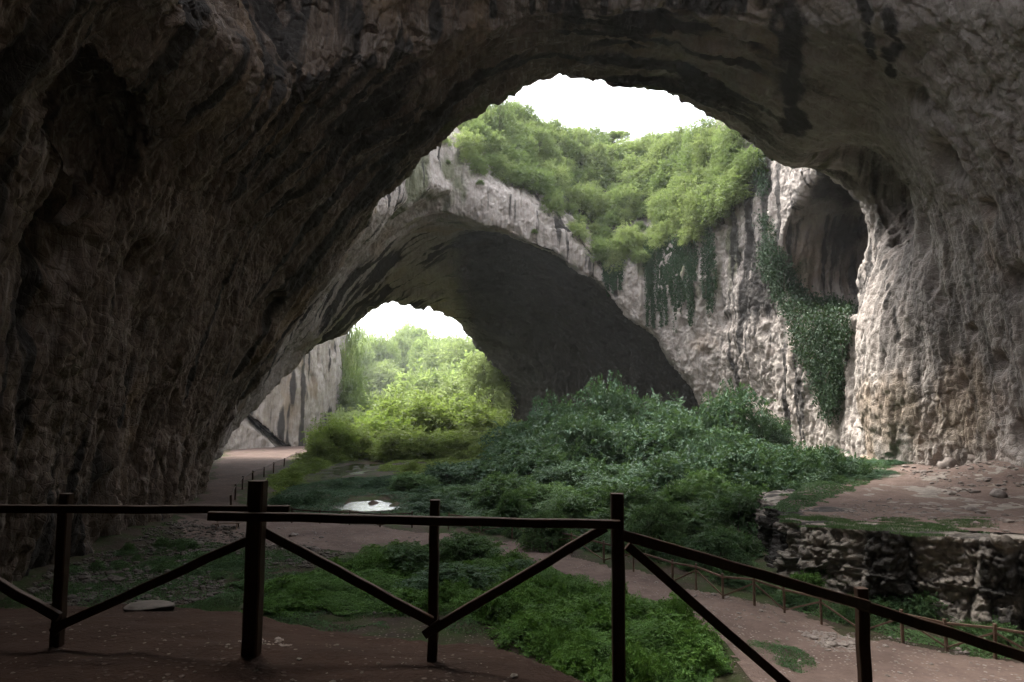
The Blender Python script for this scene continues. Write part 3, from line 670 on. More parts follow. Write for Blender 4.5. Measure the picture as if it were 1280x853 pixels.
for k_, (lab, kd, L) in enumerate(ROWS):
    L[:] = [(a, b + (13 if k_ < 2 else 5), c, d - (10, 7, 3, 0, 0)[k_]) for a, b, c, d in L]
    L2 = list(L)
    for i, (px, tp, w, Y) in enumerate(L[:-1]):
        nx = L[i + 1]; L2.append(((px + nx[0]) / 2 + rng.uniform(-8, 8), (tp + nx[1]) / 2 + rng.uniform(2, 16), w * .85, (Y + nx[3]) / 2 - rng.uniform(1, 4)))
    L[:] = L2
    for i in range(len(L)): L[i] = (L[i][0], L[i][1] + rng.uniform(-22, 16), L[i][2] * rng.uniform(.65, 1.0), L[i][3] + rng.uniform(-3, 3))
for lab, kd, L in ROWS:
    ordr = sorted(range(len(L)), key=lambda i: L[i][0])
    for r_, i in enumerate(ordr):
        px, tp, w, Y = L[i]
        if kd == 'elder': w = min(w, 72)
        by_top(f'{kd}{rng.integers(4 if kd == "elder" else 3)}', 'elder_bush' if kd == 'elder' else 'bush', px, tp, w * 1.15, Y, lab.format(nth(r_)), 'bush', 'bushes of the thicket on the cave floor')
# --- sunlit bushes in and beyond the far opening
L = [(402, 536, 34, 104), (418, 532, 45, 108), (446, 520, 55, 114), (476, 512, 60, 120), (508, 494, 70, 126), (545, 500, 70, 130), (582, 496, 70, 134), (612, 505, 60, 138), (636, 524, 45, 140), (500, 530, 60, 112), (540, 533, 70, 110), (590, 532, 60, 112), (625, 545, 55, 104)]
for r_, a in enumerate(sorted(L)):
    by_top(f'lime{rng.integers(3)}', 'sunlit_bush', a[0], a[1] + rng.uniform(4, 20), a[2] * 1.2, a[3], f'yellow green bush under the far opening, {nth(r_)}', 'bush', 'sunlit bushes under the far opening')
L = [(445, 505, 60, 165), (482, 497, 70, 170), (528, 480, 80, 168), (575, 468, 80, 165), (615, 460, 80, 168), (455, 480, 70, 200), (500, 474, 80, 210), (548, 460, 90, 215), (600, 436, 100, 200)]
for r_, a in enumerate(sorted(L)):
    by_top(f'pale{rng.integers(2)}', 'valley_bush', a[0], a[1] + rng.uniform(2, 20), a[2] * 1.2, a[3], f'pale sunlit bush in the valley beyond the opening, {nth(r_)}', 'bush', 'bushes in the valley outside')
L = [(438, 440, 50, 330, 'tree0'), (462, 446, 50, 360, 'tree1'), (516, 404, 62, 380, 'tree2'), (548, 432, 60, 300, 'tree0'), (590, 420, 80, 240, 'tree1'), (640, 420, 90, 215, 'tree2'), (496, 440, 60, 420, 'tree1'), (478, 452, 60, 300, 'tree0'), (566, 418, 70, 400, 'tree2'), (446, 424, 46, 300, 'tree2'), (474, 416, 50, 330, 'tree1'), (500, 410, 50, 360, 'tree0'), (536, 418, 50, 320, 'tree1'), (456, 412, 40, 410, 'tree0'), (428, 430, 40, 340, 'tree1')]
for r_, a in enumerate(sorted(L)):
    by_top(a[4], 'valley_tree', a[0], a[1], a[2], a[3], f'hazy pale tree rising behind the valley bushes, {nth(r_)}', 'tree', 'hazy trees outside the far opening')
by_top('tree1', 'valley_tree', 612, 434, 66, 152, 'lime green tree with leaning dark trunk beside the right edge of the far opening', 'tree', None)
# --- hedge of growth on the valley wall behind the cliff
for r_, (px, tp, w, Y) in enumerate([(432, 455, 30, 182), (440, 478, 36, 176), (450, 500, 40, 172), (436, 428, 34, 190)]):
    x = at(px, 500, Y)[0]; zz = at(px, tp, Y)[2]
    by_top('slope1', 'climbing_bush', px, tp, w, Y, f'green bush beside the pale outside cliff, {["upper middle", "lower middle", "lowest", "topmost"][r_]} of four', 'bush', 'bushes at the outer cliff edge')
print('bushes', round(time.time() - T0, 1), flush=True)
# --- slope of bushes around the pit rim
SL = [(578, 170), (600, 145), (640, 152), (690, 168), (745, 176), (800, 178), (860, 172), (935, 182), (945, 210), (922, 250), (905, 278), (880, 292), (845, 305), (800, 322), (768, 345), (745, 322), (716, 285), (680, 255), (635, 228), (600, 214), (580, 200)]
pts = []
for j, yy in enumerate(np.arange(140, 350, 14)):
    for xx in np.arange(570, 960, 18):
        a, b = xx + (j % 2) * 10 + rng.uniform(-6, 6), yy + rng.uniform(-5, 5)
        if polysdf(SL, np.array([a]), np.array([b]))[0] < 3:
            h, n = cast(a, b)
            if h is not None and h[1] > 80: pts.append((a, b, h, n))
rows = {}
for p_ in pts: rows.setdefault(int(max(p_[1] - 150, 0) // 28), []).append(p_)
rn = ['top row under the sky', 'second row down', 'third row down', 'fourth row down', 'fifth row down', 'sixth row down', 'lowest fringe']
for k in sorted(rows):
    for i, (a, b, h, n) in enumerate(sorted(rows[k], key=lambda q: q[0])):
        w = rng.uniform(1.3, 2.9) * (1.0 if b < 280 else .75)
        tl = unit(np.array([0, 0, 1.]) + (n if n[1] < 0 else -n) * np.array([.3, .3, .1]))
        place(f'slope{rng.integers(4)}', 'slope_bush', tuple(h - np.array([0, 0, .8])), w, w * rng.uniform(1.0, 1.7), f'pale bush on the pit slope, {rn[min(k, 6)]}, {nth(min(i, 19))}', 'bush', 'bushes covering the slope of the pit', tilt=tl)
def roof(x, Y):
    h = BV.ray_cast(Vector((x, Y, 80)), Vector((0, 0, -1))); return h[0][2] if h[0] is not None else 45
L = [(600, 134, 30, 112), (622, 128, 34, 108), (655, 152, 36, 118), (690, 160, 30, 122), (722, 168, 30, 124), (768, 166, 34, 130), (800, 180, 30, 122), (838, 186, 30, 120), (872, 180, 36, 122), (905, 182, 34, 118), (580, 148, 26, 110), (745, 178, 26, 120), (675, 158, 28, 112), (820, 176, 30, 126)]
for r_, (px, tp, w, Y) in enumerate(sorted(L)):
    x = at(px, tp, Y)[0]; zt = at(px, tp, Y)[2]; g = roof(x, Y)
    hh = min(max(zt - g, 2.0), 8)
    dk = px == 768
    place('treedark' if dk or r_ % 3 == 1 else f'slope{r_ % 4}', 'rim_tree' if dk or r_ % 3 == 1 else 'rim_bush', (x, Y, zt - hh if zt - g > 2 else g - .3), w / 2 * Y / F * 1.3, hh, ('small tree against the sky on the pit rim, ' if dk or r_ % 3 == 1 else 'leafy bush on the skyline of the pit rim, ') + nth(r_), 'tree' if dk or r_ % 3 == 1 else 'bush', 'growth along the skyline of the rim')
for r_, (px, py, s) in enumerate([(556, 182, .9), (600, 232, .6), (655, 232, .9), (690, 262, .8), (668, 292, .5), (560, 205, .4)]):
    h, n = cast(px, py)
    if h is not None: place(f'slope{r_ % 4}', 'cliff_tuft', tuple(h), s, s * 1.1, f'green tuft on the bare rock above the arch, {["nearest the near rim", "left below rim bushes", "hanging below the slope", "lowest edge of slope", "isolated on bare rock", "tiny one by the rim"][r_]}', 'bush', 'tufts on the rock above the arch')

# --- ivy
def ivy_patch(name, poly, n, label, leaf=.16, off=.12, dens=None):
    P_ = np.array(poly, float); lo = P_.min(0); hi = P_.max(0); c = []; nn = []
    while len(c) < n:
        a = rng.uniform(lo, hi, (400, 2)); s = polysdf(P_, a[:, 0], a[:, 1]) + 7 * vn(a[:, 0] / 9, a[:, 1] / 14, 0 * a[:, 0], 5) < -1
        k = 0
        for q in a[s]:
            h, m = cast(*q)
            if h is None: continue
            m = m if m @ (h - np.array([0, 0, CAMZ])) < 0 else -m
            for _ in range(6):
                c.append(h + m * rng.uniform(.05, off * 5) + rng.normal(size=3) * .35); nn.append(m)
    c = np.array(c[:n]); nn = unit(np.array(nn[:n]) + rng.normal(size=(n, 3)) * .45 + np.array([0, 0, .35]))
    d = unit(np.array([0, 0, -1.]) + rng.normal(size=(n, 3)) * .45); L_ = leaf * rng.uniform(.7, 1.4, n)
    v_, q_ = leaf_quads(c, d, nn, L_, L_ * .8)
    e = empty(name, tuple(c.mean(0))); o = mesh_from('leaves', v_ - c.mean(0), 4, q_, M['leaf_ivy'], False, parent=e)
    b = MB()
    for i in rng.choice(n, 26, False):
        p0 = c[i] - nn[i] * .05 - c.mean(0); b.tube([p0, p0 + np.array([rng.normal() * .2, rng.normal() * .1, -1.2]), p0 + np.array([rng.normal() * .4, rng.normal() * .1, -2.6])], .03, 4)
    b.build('stem', M['bark'], e); return tag(e, label, 'ivy')
def hanging(name, strands, label):
    c = []; nn = []; b = MB(); tops = []
    for (px, y0, y1) in strands:
        h, m = cast(px, y0)
        if h is None: continue
        m = m if m[1] < 0 else -m; m = unit(m * np.array([1, 1, 0]) + np.array([0, -.01, 0])); Y = h[1]
        base = h + m * rng.uniform(.3, .9); L_ = (y1 - y0) * Y / F * 1.05; k = int(L_ * 40)
        t = rng.uniform(0, 1, k) ** .85; sway = .25 * np.sin(t * 5 + px) + .15
        # stay in front of the wall on the way down
        p_ = base + np.stack([sway * .4 + rng.normal(0, .26, k) * (1 - .5 * t), rng.normal(0, .12, k), -t * L_], 1)
        c.append(p_); nn.append(np.tile(m, (k, 1))); b.tube([base + np.array([0, 0, .3]), base - np.array([0, 0, L_ * .5]), base - np.array([0, 0, L_])], .02, 4)
    c = np.concatenate(c); nn = np.concatenate(nn); n = len(c)
    # push strands forward where the wall bulges
    for i in range(n):
        d = Vector(c[i]) - Vector((0, 0, CAMZ)); Ld = d.length; h = BV.ray_cast(Vector((0, 0, CAMZ)), d / Ld, Ld)
        if h[0] is not None and Ld - (h[0] - Vector((0, 0, CAMZ))).length < 6: c[i] = np.array(h[0]) + nn[i] * .25
    nn = unit(nn + rng.normal(size=(n, 3)) * .5 + np.array([0, 0, .4])); d = unit(np.array([0, 0, -1.]) + rng.normal(size=(n, 3)) * .3)
    L_ = .25 * rng.uniform(.7, 1.3, n); v_, q_ = leaf_quads(c, d, nn, L_, L_ * .75); e = empty(name, tuple(c.mean(0)))
    mesh_from('leaves', v_ - c.mean(0), 4, q_, M['leaf_ivy'], False, parent=e); s = b.build('stem', M['bark'], e); s.location = -c.mean(0)
    return tag(e, label, 'ivy')
st = [(x + rng.uniform(-2, 2), 288 + rng.uniform(-6, 10), rng.choice([345, 365, 385, 405]) + rng.uniform(-12, 12)) for x in np.arange(810, 864, 1.9)]
hanging('hanging_ivy', st, 'wide dense curtain of ivy hanging down the pit wall below the slope bushes')
st = [(x + rng.uniform(-1, 1), 285 + rng.uniform(-6, 10), y + rng.uniform(-10, 10)) for x, y in ((866, 400), (869, 385), (873, 345), (880, 372), (884, 392), (888, 405), (892, 380), (896, 355))]
hanging('hanging_ivy', st, 'thin separate ivy strands with gaps, right of the dense ivy curtain')
st = [(x, 318 + rng.uniform(-8, 8), 350 + rng.uniform(-8, 22)) for x in np.arange(752, 782, 3)]
hanging('hanging_ivy', st, 'short dark ivy fringe left of the wide curtain, above the arch edge')
ivy_patch('climbing_ivy', [(946, 198), (958, 196), (962, 240), (966, 280), (978, 320), (992, 350), (1010, 372), (1064, 376), (1066, 410), (1060, 460), (1052, 515), (1040, 530), (1022, 500), (1002, 450), (982, 400), (962, 360), (948, 320), (958, 290), (950, 250)], 19000, 'long band of dark ivy climbing the right pit wall up to the rim', .24, .12)
ivy_patch('climbing_ivy', [(434, 470), (446, 468), (462, 490), (470, 515), (440, 520)], 1500, 'ivy on the outer cliff beyond the far opening') if False else None
print('ivy', round(time.time() - T0, 1), flush=True)

# ------------------------------------------------------------------ low ground cover (nobody could count it)
def cover(name, poly, z, dens, hmax, leaf, mat, kindname=None, lump=1.3, avoid=None, jit=.5, narrow=.45, fn=None, cut=-.25, blade=False):
    P_ = [tuple(onz(a, b, z)[:2]) for a, b in poly] if z is not None else poly
    A = np.array(P_); lo = A.min(0) - .5; hi = A.max(0) + .5; n = int((hi[0] - lo[0]) * (hi[1] - lo[1]) * dens)
    xy = rng.uniform(lo, hi, (n, 2)); x, y = xy.T
    s = polysdf(P_, x, y) + jit * fbm(x / 1.1, y / 1.1, 0 * x, 6, 3) < 0
    lum = vn(x / lump, y / lump, 0 * x, 9) + .5 * vn(x / lump * 2.3, y / lump * 2.3, 0 * x, 4); s &= lum > cut
    if avoid is not None: s &= polysdf(avoid, x, y) > .12 + .2 * vn(x, y, 0 * x, 2)
    x, y, lum = x[s], y[s], lum[s]; n = len(x); edge = np.clip(-polysdf(P_, x, y) / .8, .2, 1)
    h = hmax * np.clip((lum - cut) / (1.3 - cut), .12, 1) * edge
    g = (fn or ground)(x, y); t = rng.uniform(0, 1, n) ** .4
    c = np.stack([x, y, g + h * t + .01], 1)
    if blade: d = unit(np.array([0, 0, 1.]) + rng.normal(size=(n, 3)) * .4); nn = unit(rng.normal(size=(n, 3))); narrow = .12
    else: a = rng.uniform(0, 6.28, n); d = unit(np.stack([np.cos(a), np.sin(a), rng.normal(0, .3, n)], 1)); nn = unit(np.array([0, -.15, 1.]) + rng.normal(size=(n, 3)) * .3)
    L_ = leaf * rng.uniform(.6, 1.4, n); v_, q_ = leaf_quads(c, d, nn, L_, L_ * narrow)
    o = mesh_from(name, v_, 4, q_, M[mat], False); return tag(o, kind='stuff')
NEARP = [(470, 690), (560, 688), (640, 700), (700, 716), (745, 748), (845, 778), (885, 806), (905, 838), (860, 880), (740, 880), (640, 800), (560, 775), (330, 775), (335, 735), (420, 715)]
cover('undergrowth', NEARP, -5, 1300, .9, .085, 'leaf_herb', avoid=PATH, lump=1.4, cut=-.7)
cover('undergrowth', [(640, 745), (745, 745), (845, 782), (880, 812), (840, 870), (720, 860), (625, 790)], -5, 1300, 1.4, .085, 'leaf_herb', avoid=PATH, lump=1.0, cut=-1.1)
cover('grass', [(0, 742), (160, 712), (240, 690), (330, 688), (430, 695), (480, 700), (600, 780), (0, 790)], -5, 700, .18, .1, 'leaf_mid', lump=2.2, cut=.05, blade=True, avoid=PATH)
cover('undergrowth', [(0, 735), (120, 708), (240, 672), (330, 690), (460, 700), (560, 740), (620, 800), (0, 790)], -5, 260, .25, .09, 'leaf_mid', lump=1.5, cut=.0, avoid=PATH)
cover('undergrowth', [(200, 700), (330, 690), (420, 700), (420, 740), (300, 748), (190, 735)], -5, 350, .3, .08, 'leaf_mid', lump=1.8, cut=.1)
cover('undergrowth', [(560, 655), (700, 672), (760, 690), (860, 722), (950, 745), (1080, 785), (1280, 828), (1280, 815), (1080, 768), (1000, 742), (952, 725), (940, 690), (700, 660)], -5, 420, .3, .10, 'leaf_mid', avoid=PATH, lump=1.2, cut=-.5)
cover('undergrowth', [(365, 640), (430, 646), (600, 655), (720, 672), (700, 655), (560, 640), (505, 645), (420, 645)], -5, 160, .5, .14, 'leaf_mid', avoid=PATH, lump=1.6, cut=-.5)
cover('undergrowth', [(330, 600), (395, 566), (440, 560), (480, 568), (425, 578), (385, 594), (345, 620)], -5, 60, .6, .26, 'leaf_lime', lump=3, cut=-.6)
cover('undergrowth', [(480, 575), (520, 566), (600, 560), (650, 565), (600, 595), (520, 598), (470, 590)], -5, 50, .7, .26, 'leaf_lime', lump=3, cut=-.3)
cover('undergrowth', [(330, 625), (370, 606), (440, 597), (520, 594), (620, 595), (640, 650), (510, 652), (440, 648), (330, 645)], -5, 130, .45, .16, 'leaf_dark', lump=2.0, cut=-.75, avoid=[tuple(onz(a, b, -5)[:2]) for a, b in [(425, 636), (440, 623), (480, 622), (504, 632), (485, 643), (440, 645)]])
cover('undergrowth', [(288, 560), (300, 552), (395, 543), (398, 547), (330, 556)], -5, 14, 1.0, .4, 'leaf_lime', lump=4, cut=-.9)
cover('undergrowth', [(400, 565), (640, 560), (640, 545), (400, 550)], -5, 12, 1.5, .4, 'leaf_lime', lump=4, cut=-.8)
clumps('undergrowth', NEARP, -5, 90, .75, .55, PATH)
clumps('undergrowth', [(630, 755), (745, 748), (845, 782), (885, 812), (840, 870), (720, 860), (625, 795)], -5, 70, .75, .8, PATH)
clumps('undergrowth', [(560, 655), (700, 668), (760, 684), (860, 712), (950, 735), (1090, 775), (1090, 790), (960, 750), (860, 722), (760, 692)], -5, 60, .6, .6, PATH, 'leaf_mid')
clumps('undergrowth', [(330, 735), (430, 715), (480, 700), (560, 760), (340, 765)], -5, 40, .6, .35, PATH)
cover('grass', [(60, 722), (150, 690), (225, 658), (262, 672), (330, 695), (200, 715)], -5, 500, .2, .1, 'leaf_mid', lump=1.2, cut=.0, blade=True, avoid=PATH)
clumps('undergrowth', [(80, 718), (150, 695), (225, 668), (250, 690), (200, 710)], -5, 18, .5, .3, PATH, 'leaf_mid')
clumps('undergrowth', [(330, 640), (380, 612), (440, 600), (520, 598), (620, 600), (640, 650), (510, 648), (440, 646)], -5, 60, 1.1, .7, [tuple(onz(a, b, -5)[:2]) for a, b in [(415, 640), (430, 620), (480, 618), (514, 632), (490, 646), (440, 648)]], 'leaf_dark')
clumps('undergrowth', [(330, 606), (395, 572), (440, 563), (480, 568), (425, 578), (385, 594), (345, 620)], -5, 26, 1.5, .9, None, 'leaf_lime')
clumps('undergrowth', [(500, 578), (520, 568), (600, 562), (650, 568), (600, 592), (520, 594)], -5, 26, 1.6, .9, None, 'leaf_lime')
clumps('undergrowth', [(180, 700), (330, 690), (330, 735), (200, 735)], -5, 26, .5, .25, PATH, 'leaf_mid')
clumps('undergrowth', [(1010, 715), (1280, 775), (1280, 800), (1090, 775), (1010, 745)], -5, 22, .6, .7, PATH, 'leaf_mid')
LT = lambda x, y: ledge_top(x, y) + .04
cover('grass', [(975, 640), (1060, 643), (1150, 650), (1235, 648), (1240, 682), (1150, 690), (1050, 672), (975, 662)], -2.5, 900, .16, .09, 'leaf_mid', fn=LT, cut=-.15, lump=1.0, blade=True)
cover('undergrowth', [(962, 628), (990, 612), (1060, 590), (1130, 580), (1170, 580), (1100, 600), (1060, 612), (1030, 622), (985, 634)], -2.4, 320, .6, .12, 'leaf_mid', fn=LT, cut=-.6, lump=1.2)
cover('undergrowth', [(945, 805), (975, 800), (1010, 815), (1030, 835), (1000, 840), (960, 830)], -5, 1300, .35, .06, 'leaf_mid', cut=-.7, lump=.7, jit=.25)
for r_, (px, tp, w, Y, kd, lab) in enumerate([
    (520, 674, 100, 32, 'mid0', 'rounded green shrub between the left path and the second fence post'),
    (585, 668, 90, 33, 'mid1', 'rounded green shrub right of the third fence post beside the path'),
    (475, 690, 60, 31, 'herb0', 'low green shrub at the left end of the shrubs in front of the path'),
    (650, 700, 70, 31, 'mid2', 'leafy shrub with pale twigs where the path disappears behind it'),
    (690, 715, 50, 29, 'herb1', 'low shrub at the path edge just left of the tall post'),
    (560, 705, 120, 28, 'mid2', 'broad low shrub nearest the mound, under the fence diagonals'),
    (700, 742, 110, 24, 'herb2', 'dense nettle-like clump left of the tall post below the path'),
    (820, 752, 90, 24, 'herb1', 'dense leafy clump right of the tall post beside the bend of the path'),
    (760, 748, 100, 23, 'herb0', 'dense leafy clump directly behind the tall post'),
    (640, 616, 40, 44, 'mid1', 'light green sapling standing out before the dark thicket'),
    (1003, 715, 50, 28, 'herb1', 'small bush at the foot of the ledge, left of the cracked stones'),
    (1030, 710, 40, 28, 'herb0', 'small bush growing on the ledge face above the fence'),
    (1085, 735, 70, 26, 'mid0', 'leafy bush at the foot of the ledge behind the path fence'),
    (1120, 745, 60, 25, 'mid1', 'spreading bush at the foot of the ledge right of the leafy one'),
    (1200, 680, 45, 27, 'herb2', 'green tuft hanging over the upper ledge face')]):
    by_top(kd, 'shrub', px, tp, w, Y, lab, 'shrub', None) if Y != 27 else place(kd, 'shrub', tuple(at(px, tp + 8, Y + .0)), .6, .7, lab, 'shrub', None)
print('cover', round(time.time() - T0, 1), flush=True)

# ------------------------------------------------------------------ STONES
def stone_mesh(r, seed, flat=.7, sub=3):
    import bmesh
    bm = bmesh.new(); bmesh.ops.create_icosphere(bm, subdivisions=sub, radius=1); p = np.array([v.co[:] for v in bm.verts]); q = np.array([[v.index for v in f_.verts] for f_ in bm.faces]); bm.free()
    d1, d2, idv = worley(p[:, 0] * 1.1 + seed * 3, p[:, 1] * 1.1, p[:, 2] * 1.1, seed); p = p * (1 + .22 * idv + .15 * (d1 - .5) + .05 * fbm(p[:, 0] * 4, p[:, 1] * 4, p[:, 2] * 4, seed, 2))[:, None]
    return p * np.array([1, .8, flat]) * r, q
def boulder(px, py, wpx, z, flat, label, cat='boulder', seed=1, name='boulder'):
    c = onz(px, py, z); r = wpx / 2 * c[1] / F; p, q = stone_mesh(r, seed, flat)
    o = mesh_from(name, p, 3, q, M['stone'], True); o.location = (c[0], c[1], surf(c[0], c[1]) + r * flat * .3); o.rotation_euler = (0, 0, seed * 1.3); return tag(o, label, cat, None)
c = (at(190, 752, 6.9)); p, q = stone_mesh(.2, 5, .16)
o = mesh_from('flat_stone', p, 3, q, M['cave_stone'], True); o.location = (c[0], c[1], float(ground(c[0], c[1])) + .03); tag(o, 'flat dark stone slab lying on the mound edge between the first two posts', 'stone')
boulder(1152, 578, 22, -1.6, .8, 'grey boulder at the foot of the right wall, leftmost of the boulders', seed=2)
boulder(1186, 583, 26, -1.6, .8, 'grey boulder at the foot of the right wall, middle of three', seed=3)
boulder(1228, 584, 30, -1.6, .8, 'grey boulder at the foot of the right wall, rightmost of three', seed=4)
boulder(1215, 626, 14, -2.3, .6, 'small pale stone lying alone on the earth of the ledge', 'stone', 5, 'stone')
boulder(1248, 612, 20, -2.1, .7, 'brown stone in the heap of red earth on the ledge', 'stone', 6, 'stone')
boulder(395, 690, 12, -5, .6, 'small stone on the pebbly bank left of the path', 'stone', 7, 'stone')
def gravel(name, poly, z, n, r0, fn=ground, jit=.6, mat='stone'):
    P_ = [tuple(onz(a, b, z)[:2]) for a, b in poly]; A = np.array(P_); lo = A.min(0); hi = A.max(0); out = []; qs = []; k = 0
    base = [stone_mesh(1, s, .6, 1) for s in range(6)]
    while k < n:
        x, y = rng.uniform(lo, hi)
        if polysdf(P_, np.array([x]), np.array([y]))[0] + jit * float(fbm(np.array(x), np.array(y), np.array(0.), 3, 2)) > 0: continue
        p, q = base[k % 6]; a = rng.uniform(0, 6.28); R_ = np.array([[math.cos(a), -math.sin(a), 0], [math.sin(a), math.cos(a), 0], [0, 0, 1]]); s = r0 * rng.lognormal(0, .5)
        out.append(p @ R_.T * s + np.array([x, y, float(fn(np.array(x), np.array(y))) + s * .2])); qs.append(q + k * len(p)); k += 1
    o = mesh_from(name, np.concatenate(out), 3, np.concatenate(qs), M[mat], False); return tag(o, kind='stuff')
gravel('gravel', [(30, 735), (140, 712), (260, 715), (300, 735), (240, 755), (60, 760)], -5, 1600, .055, mat='rubble')
gravel('gravel', [(240, 690), (300, 672), (420, 690), (440, 720), (380, 715), (260, 705)], -5, 1300, .055, mat='rubble')
gravel('gravel', [(265, 762), (400, 742), (560, 748), (520, 775), (280, 775)], -5, 500, .05, mat='rubble')
gravel('gravel', [(40, 728), (90, 712), (190, 676), (240, 652), (300, 662), (330, 690), (240, 712), (120, 730)], -5, 2600, .06, mat='rubble')
gravel('gravel', [(330, 690), (470, 695), (520, 740), (600, 780), (340, 760)], -5, 500, .04, mat='rubble')
gravel('gravel', [(1005, 790), (1045, 785), (1075, 800), (1060, 818), (1020, 810)], -5, 500, .045, jit=.3)
gravel('gravel', [(760, 715), (960, 760), (1280, 830), (1280, 870), (1000, 830), (820, 750)], -5, 1500, .028)
gravel('gravel', [(300, 655), (480, 665), (640, 684), (640, 694), (480, 690), (300, 680)], -5, 500, .04)
gravel('rubble', [(1130, 592), (1210, 585), (1270, 590), (1275, 612), (1180, 612)], -2.2, 500, .08, fn=LT)
gravel('rubble', [(990, 640), (1100, 625), (1270, 640), (1270, 690), (1100, 665)], -2.7, 600, .05, fn=LT)
gravel('mound_pebbles', [(-40, 800), (300, 790), (640, 810), (700, 870), (-60, 870)], -.05, 900, .007, mat='rubble')
gravel('mound_pebbles', [(290, 800), (360, 795), (370, 812), (300, 820)], -.05, 60, .014, jit=.1)
print('stones', round(time.time() - T0, 1), flush=True)

# ------------------------------------------------------------------ FENCES
e = empty('wooden_fence', (0, 5.2, 0)); tag(e, 'dark timber fence with tall posts and crossing diagonals on the earth mound in front', 'fence')
DY = {}
def PP(px, py, Y): return at(px, py, Y) - np.array([0, 5.2, 0])
for px, top, bot, w, Y in [(77, 617, 797, 13, 5.35), (318, 601, 806, 20, 5.2), (542, 625, 797, 12, 5.35), (772, 617, 900, 16, 5.2), (1078, 735, 1010, 14, 5.5), (-160, 615, 800, 13, 5.4), (1420, 850, 1150, 14, 5.6)]:
    b = MB(); tp = PP(px, top, Y); a = PP(px, bot + 50, Y); a[0] = tp[0] = PP(px, (top + min(bot, 853)) / 2, Y)[0]; tp[0] += .006; tp[1] = a[1]; wd = w * Y / F * .95
    b.bar(a, tp, wd, roll=.04, jit=.002, seg=9, bev=.1); b.build('post', M['wood'], e, False)
def rail(name, x0, y0, x1, y1, Y0, Y1, th, dp=.045):
    b = MB(); b.bar(PP(x0, y0, Y0), PP(x1, y1, Y1), dp, th * (Y0 + Y1) / 2 / F, jit=.0025, seg=9, bev=.08); b.build(name, M['wood'], e)
rail('rail', -180, 636, 362, 637, 5.27, 5.27, 9.5); rail('rail', 261, 645, 775, 656, 5.10, 5.10, 10.5, .05); rail('rail', 778, 669, 1085, 757, 5.10, 5.40, 12.5, .05); rail('rail', 1070, 754, 1420, 866, 5.44, 5.55, 12.5, .05)
for a in [(-160, 640, 74, 772), (80, 780, 310, 676), (325, 662, 540, 777), (543, 786, 757, 659), (784, 682, 1070, 930), (1085, 950, 1400, 880)]: rail('diagonal_brace', *a, 5.26, 5.26, 11)
# peeling splinters at the foot of each post
for px, py in ((77, 785), (542, 788)):
    b = MB(); b.bar(PP(px - 12, py + 6, 5.25), PP(px + 10, py - 10, 5.25), .03, .06, seg=2)
    b.build('wedge', M['wood'], e)
def path_fence(name, label, px, hgt, mat, w=.075, zfn=ground, braces=True, tall=None, two=True):
    P3 = []
    for i, (a, bb) in enumerate(px):
        q = onz(a, bb, -5); q = onz(a, bb, float(zfn(q[0], q[1]))); P3.append(np.array([q[0], q[1], float(zfn(q[0], q[1]))]))
    o3 = P3[0].copy(); e = empty(name, tuple(o3)); tag(e, label, 'fence')
    tops = []
    for i, q in enumerate(P3):
        h = hgt * (1.0 if i % 2 == 0 else .93) * rng.uniform(.96, 1.04); tops.append(q + np.array([rng.normal() * .02, rng.normal() * .02, h]))
        b = MB(); b.bar(q - o3 - np.array([0, 0, .3]), tops[-1] - o3, w * rng.uniform(.85, 1.15), jit=.004, seg=3); b.build('post', mat, e)
    for i in range(len(P3) - 1):
        k = np.array([0, 0, -.12]); b = MB(); b.bar(tops[i] + k - o3, tops[i + 1] + k - o3, .05, .07, jit=.006, seg=3); b.build('rail', mat, e)
        if braces:
            b = MB(); z = np.array([0, 0, .12]); A_, B_ = (tops[i] + 2 * k, P3[i + 1] + z) if i % 2 == 0 else (P3[i] + z, tops[i + 1] + 2 * k)
            b.bar(A_ - o3, B_ - o3, .035, .055, jit=.006, seg=3); b.build('diagonal_brace', mat, e)
path_fence('path_fence', 'low weathered timber fence with diagonals following the lower path to the right', [(560, 662), (600, 666), (640, 673), (681, 682), (715, 692), (755, 704), (792, 716), (841, 729), (870, 739), (904, 750), (943, 758), (981, 767), (1027, 781), (1078, 793), (1128, 804), (1184, 814), (1244, 824), (1310, 834)], 1.0, M['wood_grey'])
path_fence('pond_fence', 'thin dark fence between the pond and the pale path', [(365, 654), (400, 655), (437, 657), (475, 659), (515, 660)], .95, M['wood'], .08)
path_fence('road_fence', 'line of small dark posts along the dirt road beside the pond', [(400, 557), (384, 567), (370, 577), (355, 584), (342, 591), (330, 597), (316, 604), (303, 612), (294, 624), (289, 640)], 1.2, M['wood'], .13, braces=False)
path_fence('ledge_fence', 'short upper run of brown rails at the foot of the ledge on the right', [(1085, 790), (1110, 796), (1155, 806), (1240, 818), (1300, 828)], 1.55, M['wood_grey'], .07, braces=False) if False else None
# --- bench table by the path
q = onz(284, 664, -4.97); e = empty('picnic_bench', (q[0], q[1], float(ground(q[0], q[1])) + .02), .25); tag(e, 'small reddish brown wooden bench table standing by the path near the left cave wall', 'bench')
b = MB(); [b.bar((-.75, y, .72), (.75, y, .72), .16, .04) for y in (-.2, 0, .2)]; b.build('table_top', M['wood_grey'], e)
for s in (-1, 1):
    b = MB(); [b.bar((-.75, s * y, .42), (.75, s * y, .42), .13, .04) for y in (.58, .74)]; b.build('seat', M['wood_grey'], e)
    b = MB(); b.bar((s * .55, -.62, 0), (s * .55, .2, .7), .06); b.bar((s * .55, .62, 0), (s * .55, -.2, .7), .06); b.bar((s * .55, -.75, .38), (s * .55, .75, .38), .05); b.build('leg', M['wood_grey'], e)
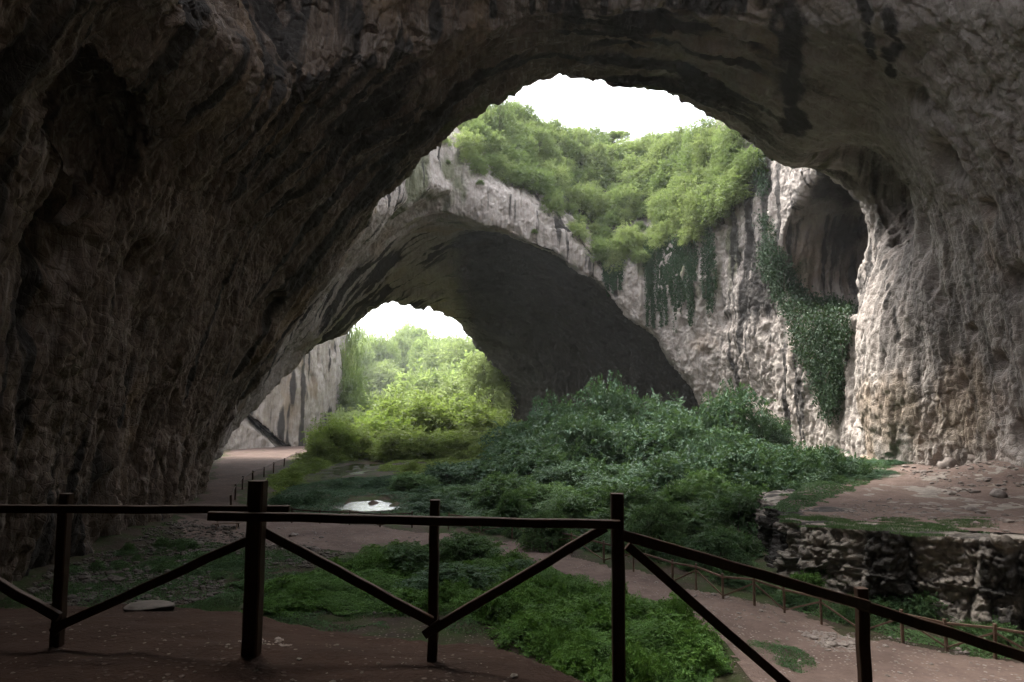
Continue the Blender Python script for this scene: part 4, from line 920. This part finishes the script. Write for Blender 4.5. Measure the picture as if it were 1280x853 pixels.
# ------------------------------------------------------------------ HAZE
t = NT('haze'); t.t.links.new(t.n('VolumePrincipled', {'Color': (.93, .96, 1, 1), 'Density': HAZE, 'Anisotropy': .35}).outputs[0], t.out.inputs['Volume'])
b = MB(); X0, X1, Y0_, Y1_, Z0, Z1 = -905, 905, -1005, 1105, -7, 150
b.add([(x, y, z) for x in (X0, X1) for y in (Y0_, Y1_) for z in (Z0, Z1)], [[0, 1, 3, 2], [4, 6, 7, 5], [0, 4, 5, 1], [2, 3, 7, 6], [0, 2, 6, 4], [1, 5, 7, 3]])
tag(b.build('haze', t.m), kind='stuff')
# ------------------------------------------------------------------ CAMERA, SKY, LIGHT
cam = bpy.data.cameras.new('camera'); cam.lens = F / 1280 * 36; cam.sensor_width = 36; cam.clip_end = 5000; cam.clip_start = .05
co = bpy.data.objects.new('camera', cam); C.objects.link(co); co.location = (0, 0, CAMZ); co.rotation_euler = (math.pi / 2 + PITCH, 0, 0); sc.camera = co
W = bpy.data.worlds.new('World'); sc.world = W; W.use_nodes = True; nt = W.node_tree; bg = nt.nodes['Background']
sky = nt.nodes.new('ShaderNodeTexSky'); sky.sky_type = 'NISHITA'; sky.sun_disc = False
SUN_EL, SUN_AZ = math.radians(62), math.radians(-50)
sky.sun_elevation = SUN_EL; sky.sun_rotation = SUN_AZ; sky.dust_density = 4; sky.air_density = 1.2
hs = nt.nodes.new('ShaderNodeHueSaturation'); hs.inputs['Saturation'].default_value = .25
nt.links.new(sky.outputs[0], hs.inputs['Color']); nt.links.new(hs.outputs[0], bg.inputs[0]); bg.inputs[1].default_value = .15
sl = bpy.data.lights.new('sun', 'SUN'); sl.energy = 1.4; sl.angle = math.radians(25); sl.color = (1, .95, .86)
so = bpy.data.objects.new('sun', sl); C.objects.link(so)
dirv = Vector((math.sin(SUN_AZ) * math.cos(SUN_EL), math.cos(SUN_AZ) * math.cos(SUN_EL), math.sin(SUN_EL)))
so.rotation_euler = dirv.to_track_quat('Z', 'Y').to_euler(); so.location = (0, 60, 80)
sc.view_settings.view_transform = 'Standard'; sc.view_settings.look = 'None'; sc.view_settings.gamma = 1; sc.view_settings.exposure = 2.65
sc.cycles.use_denoising = True; sc.cycles.max_bounces = 8; sc.cycles.diffuse_bounces = 6; sc.cycles.glossy_bounces = 2
sc.cycles.sample_clamp_indirect = 6; sc.cycles.caustics_reflective = False; sc.cycles.caustics_refractive = False
print('done', round(time.time() - T0, 1), flush=True)
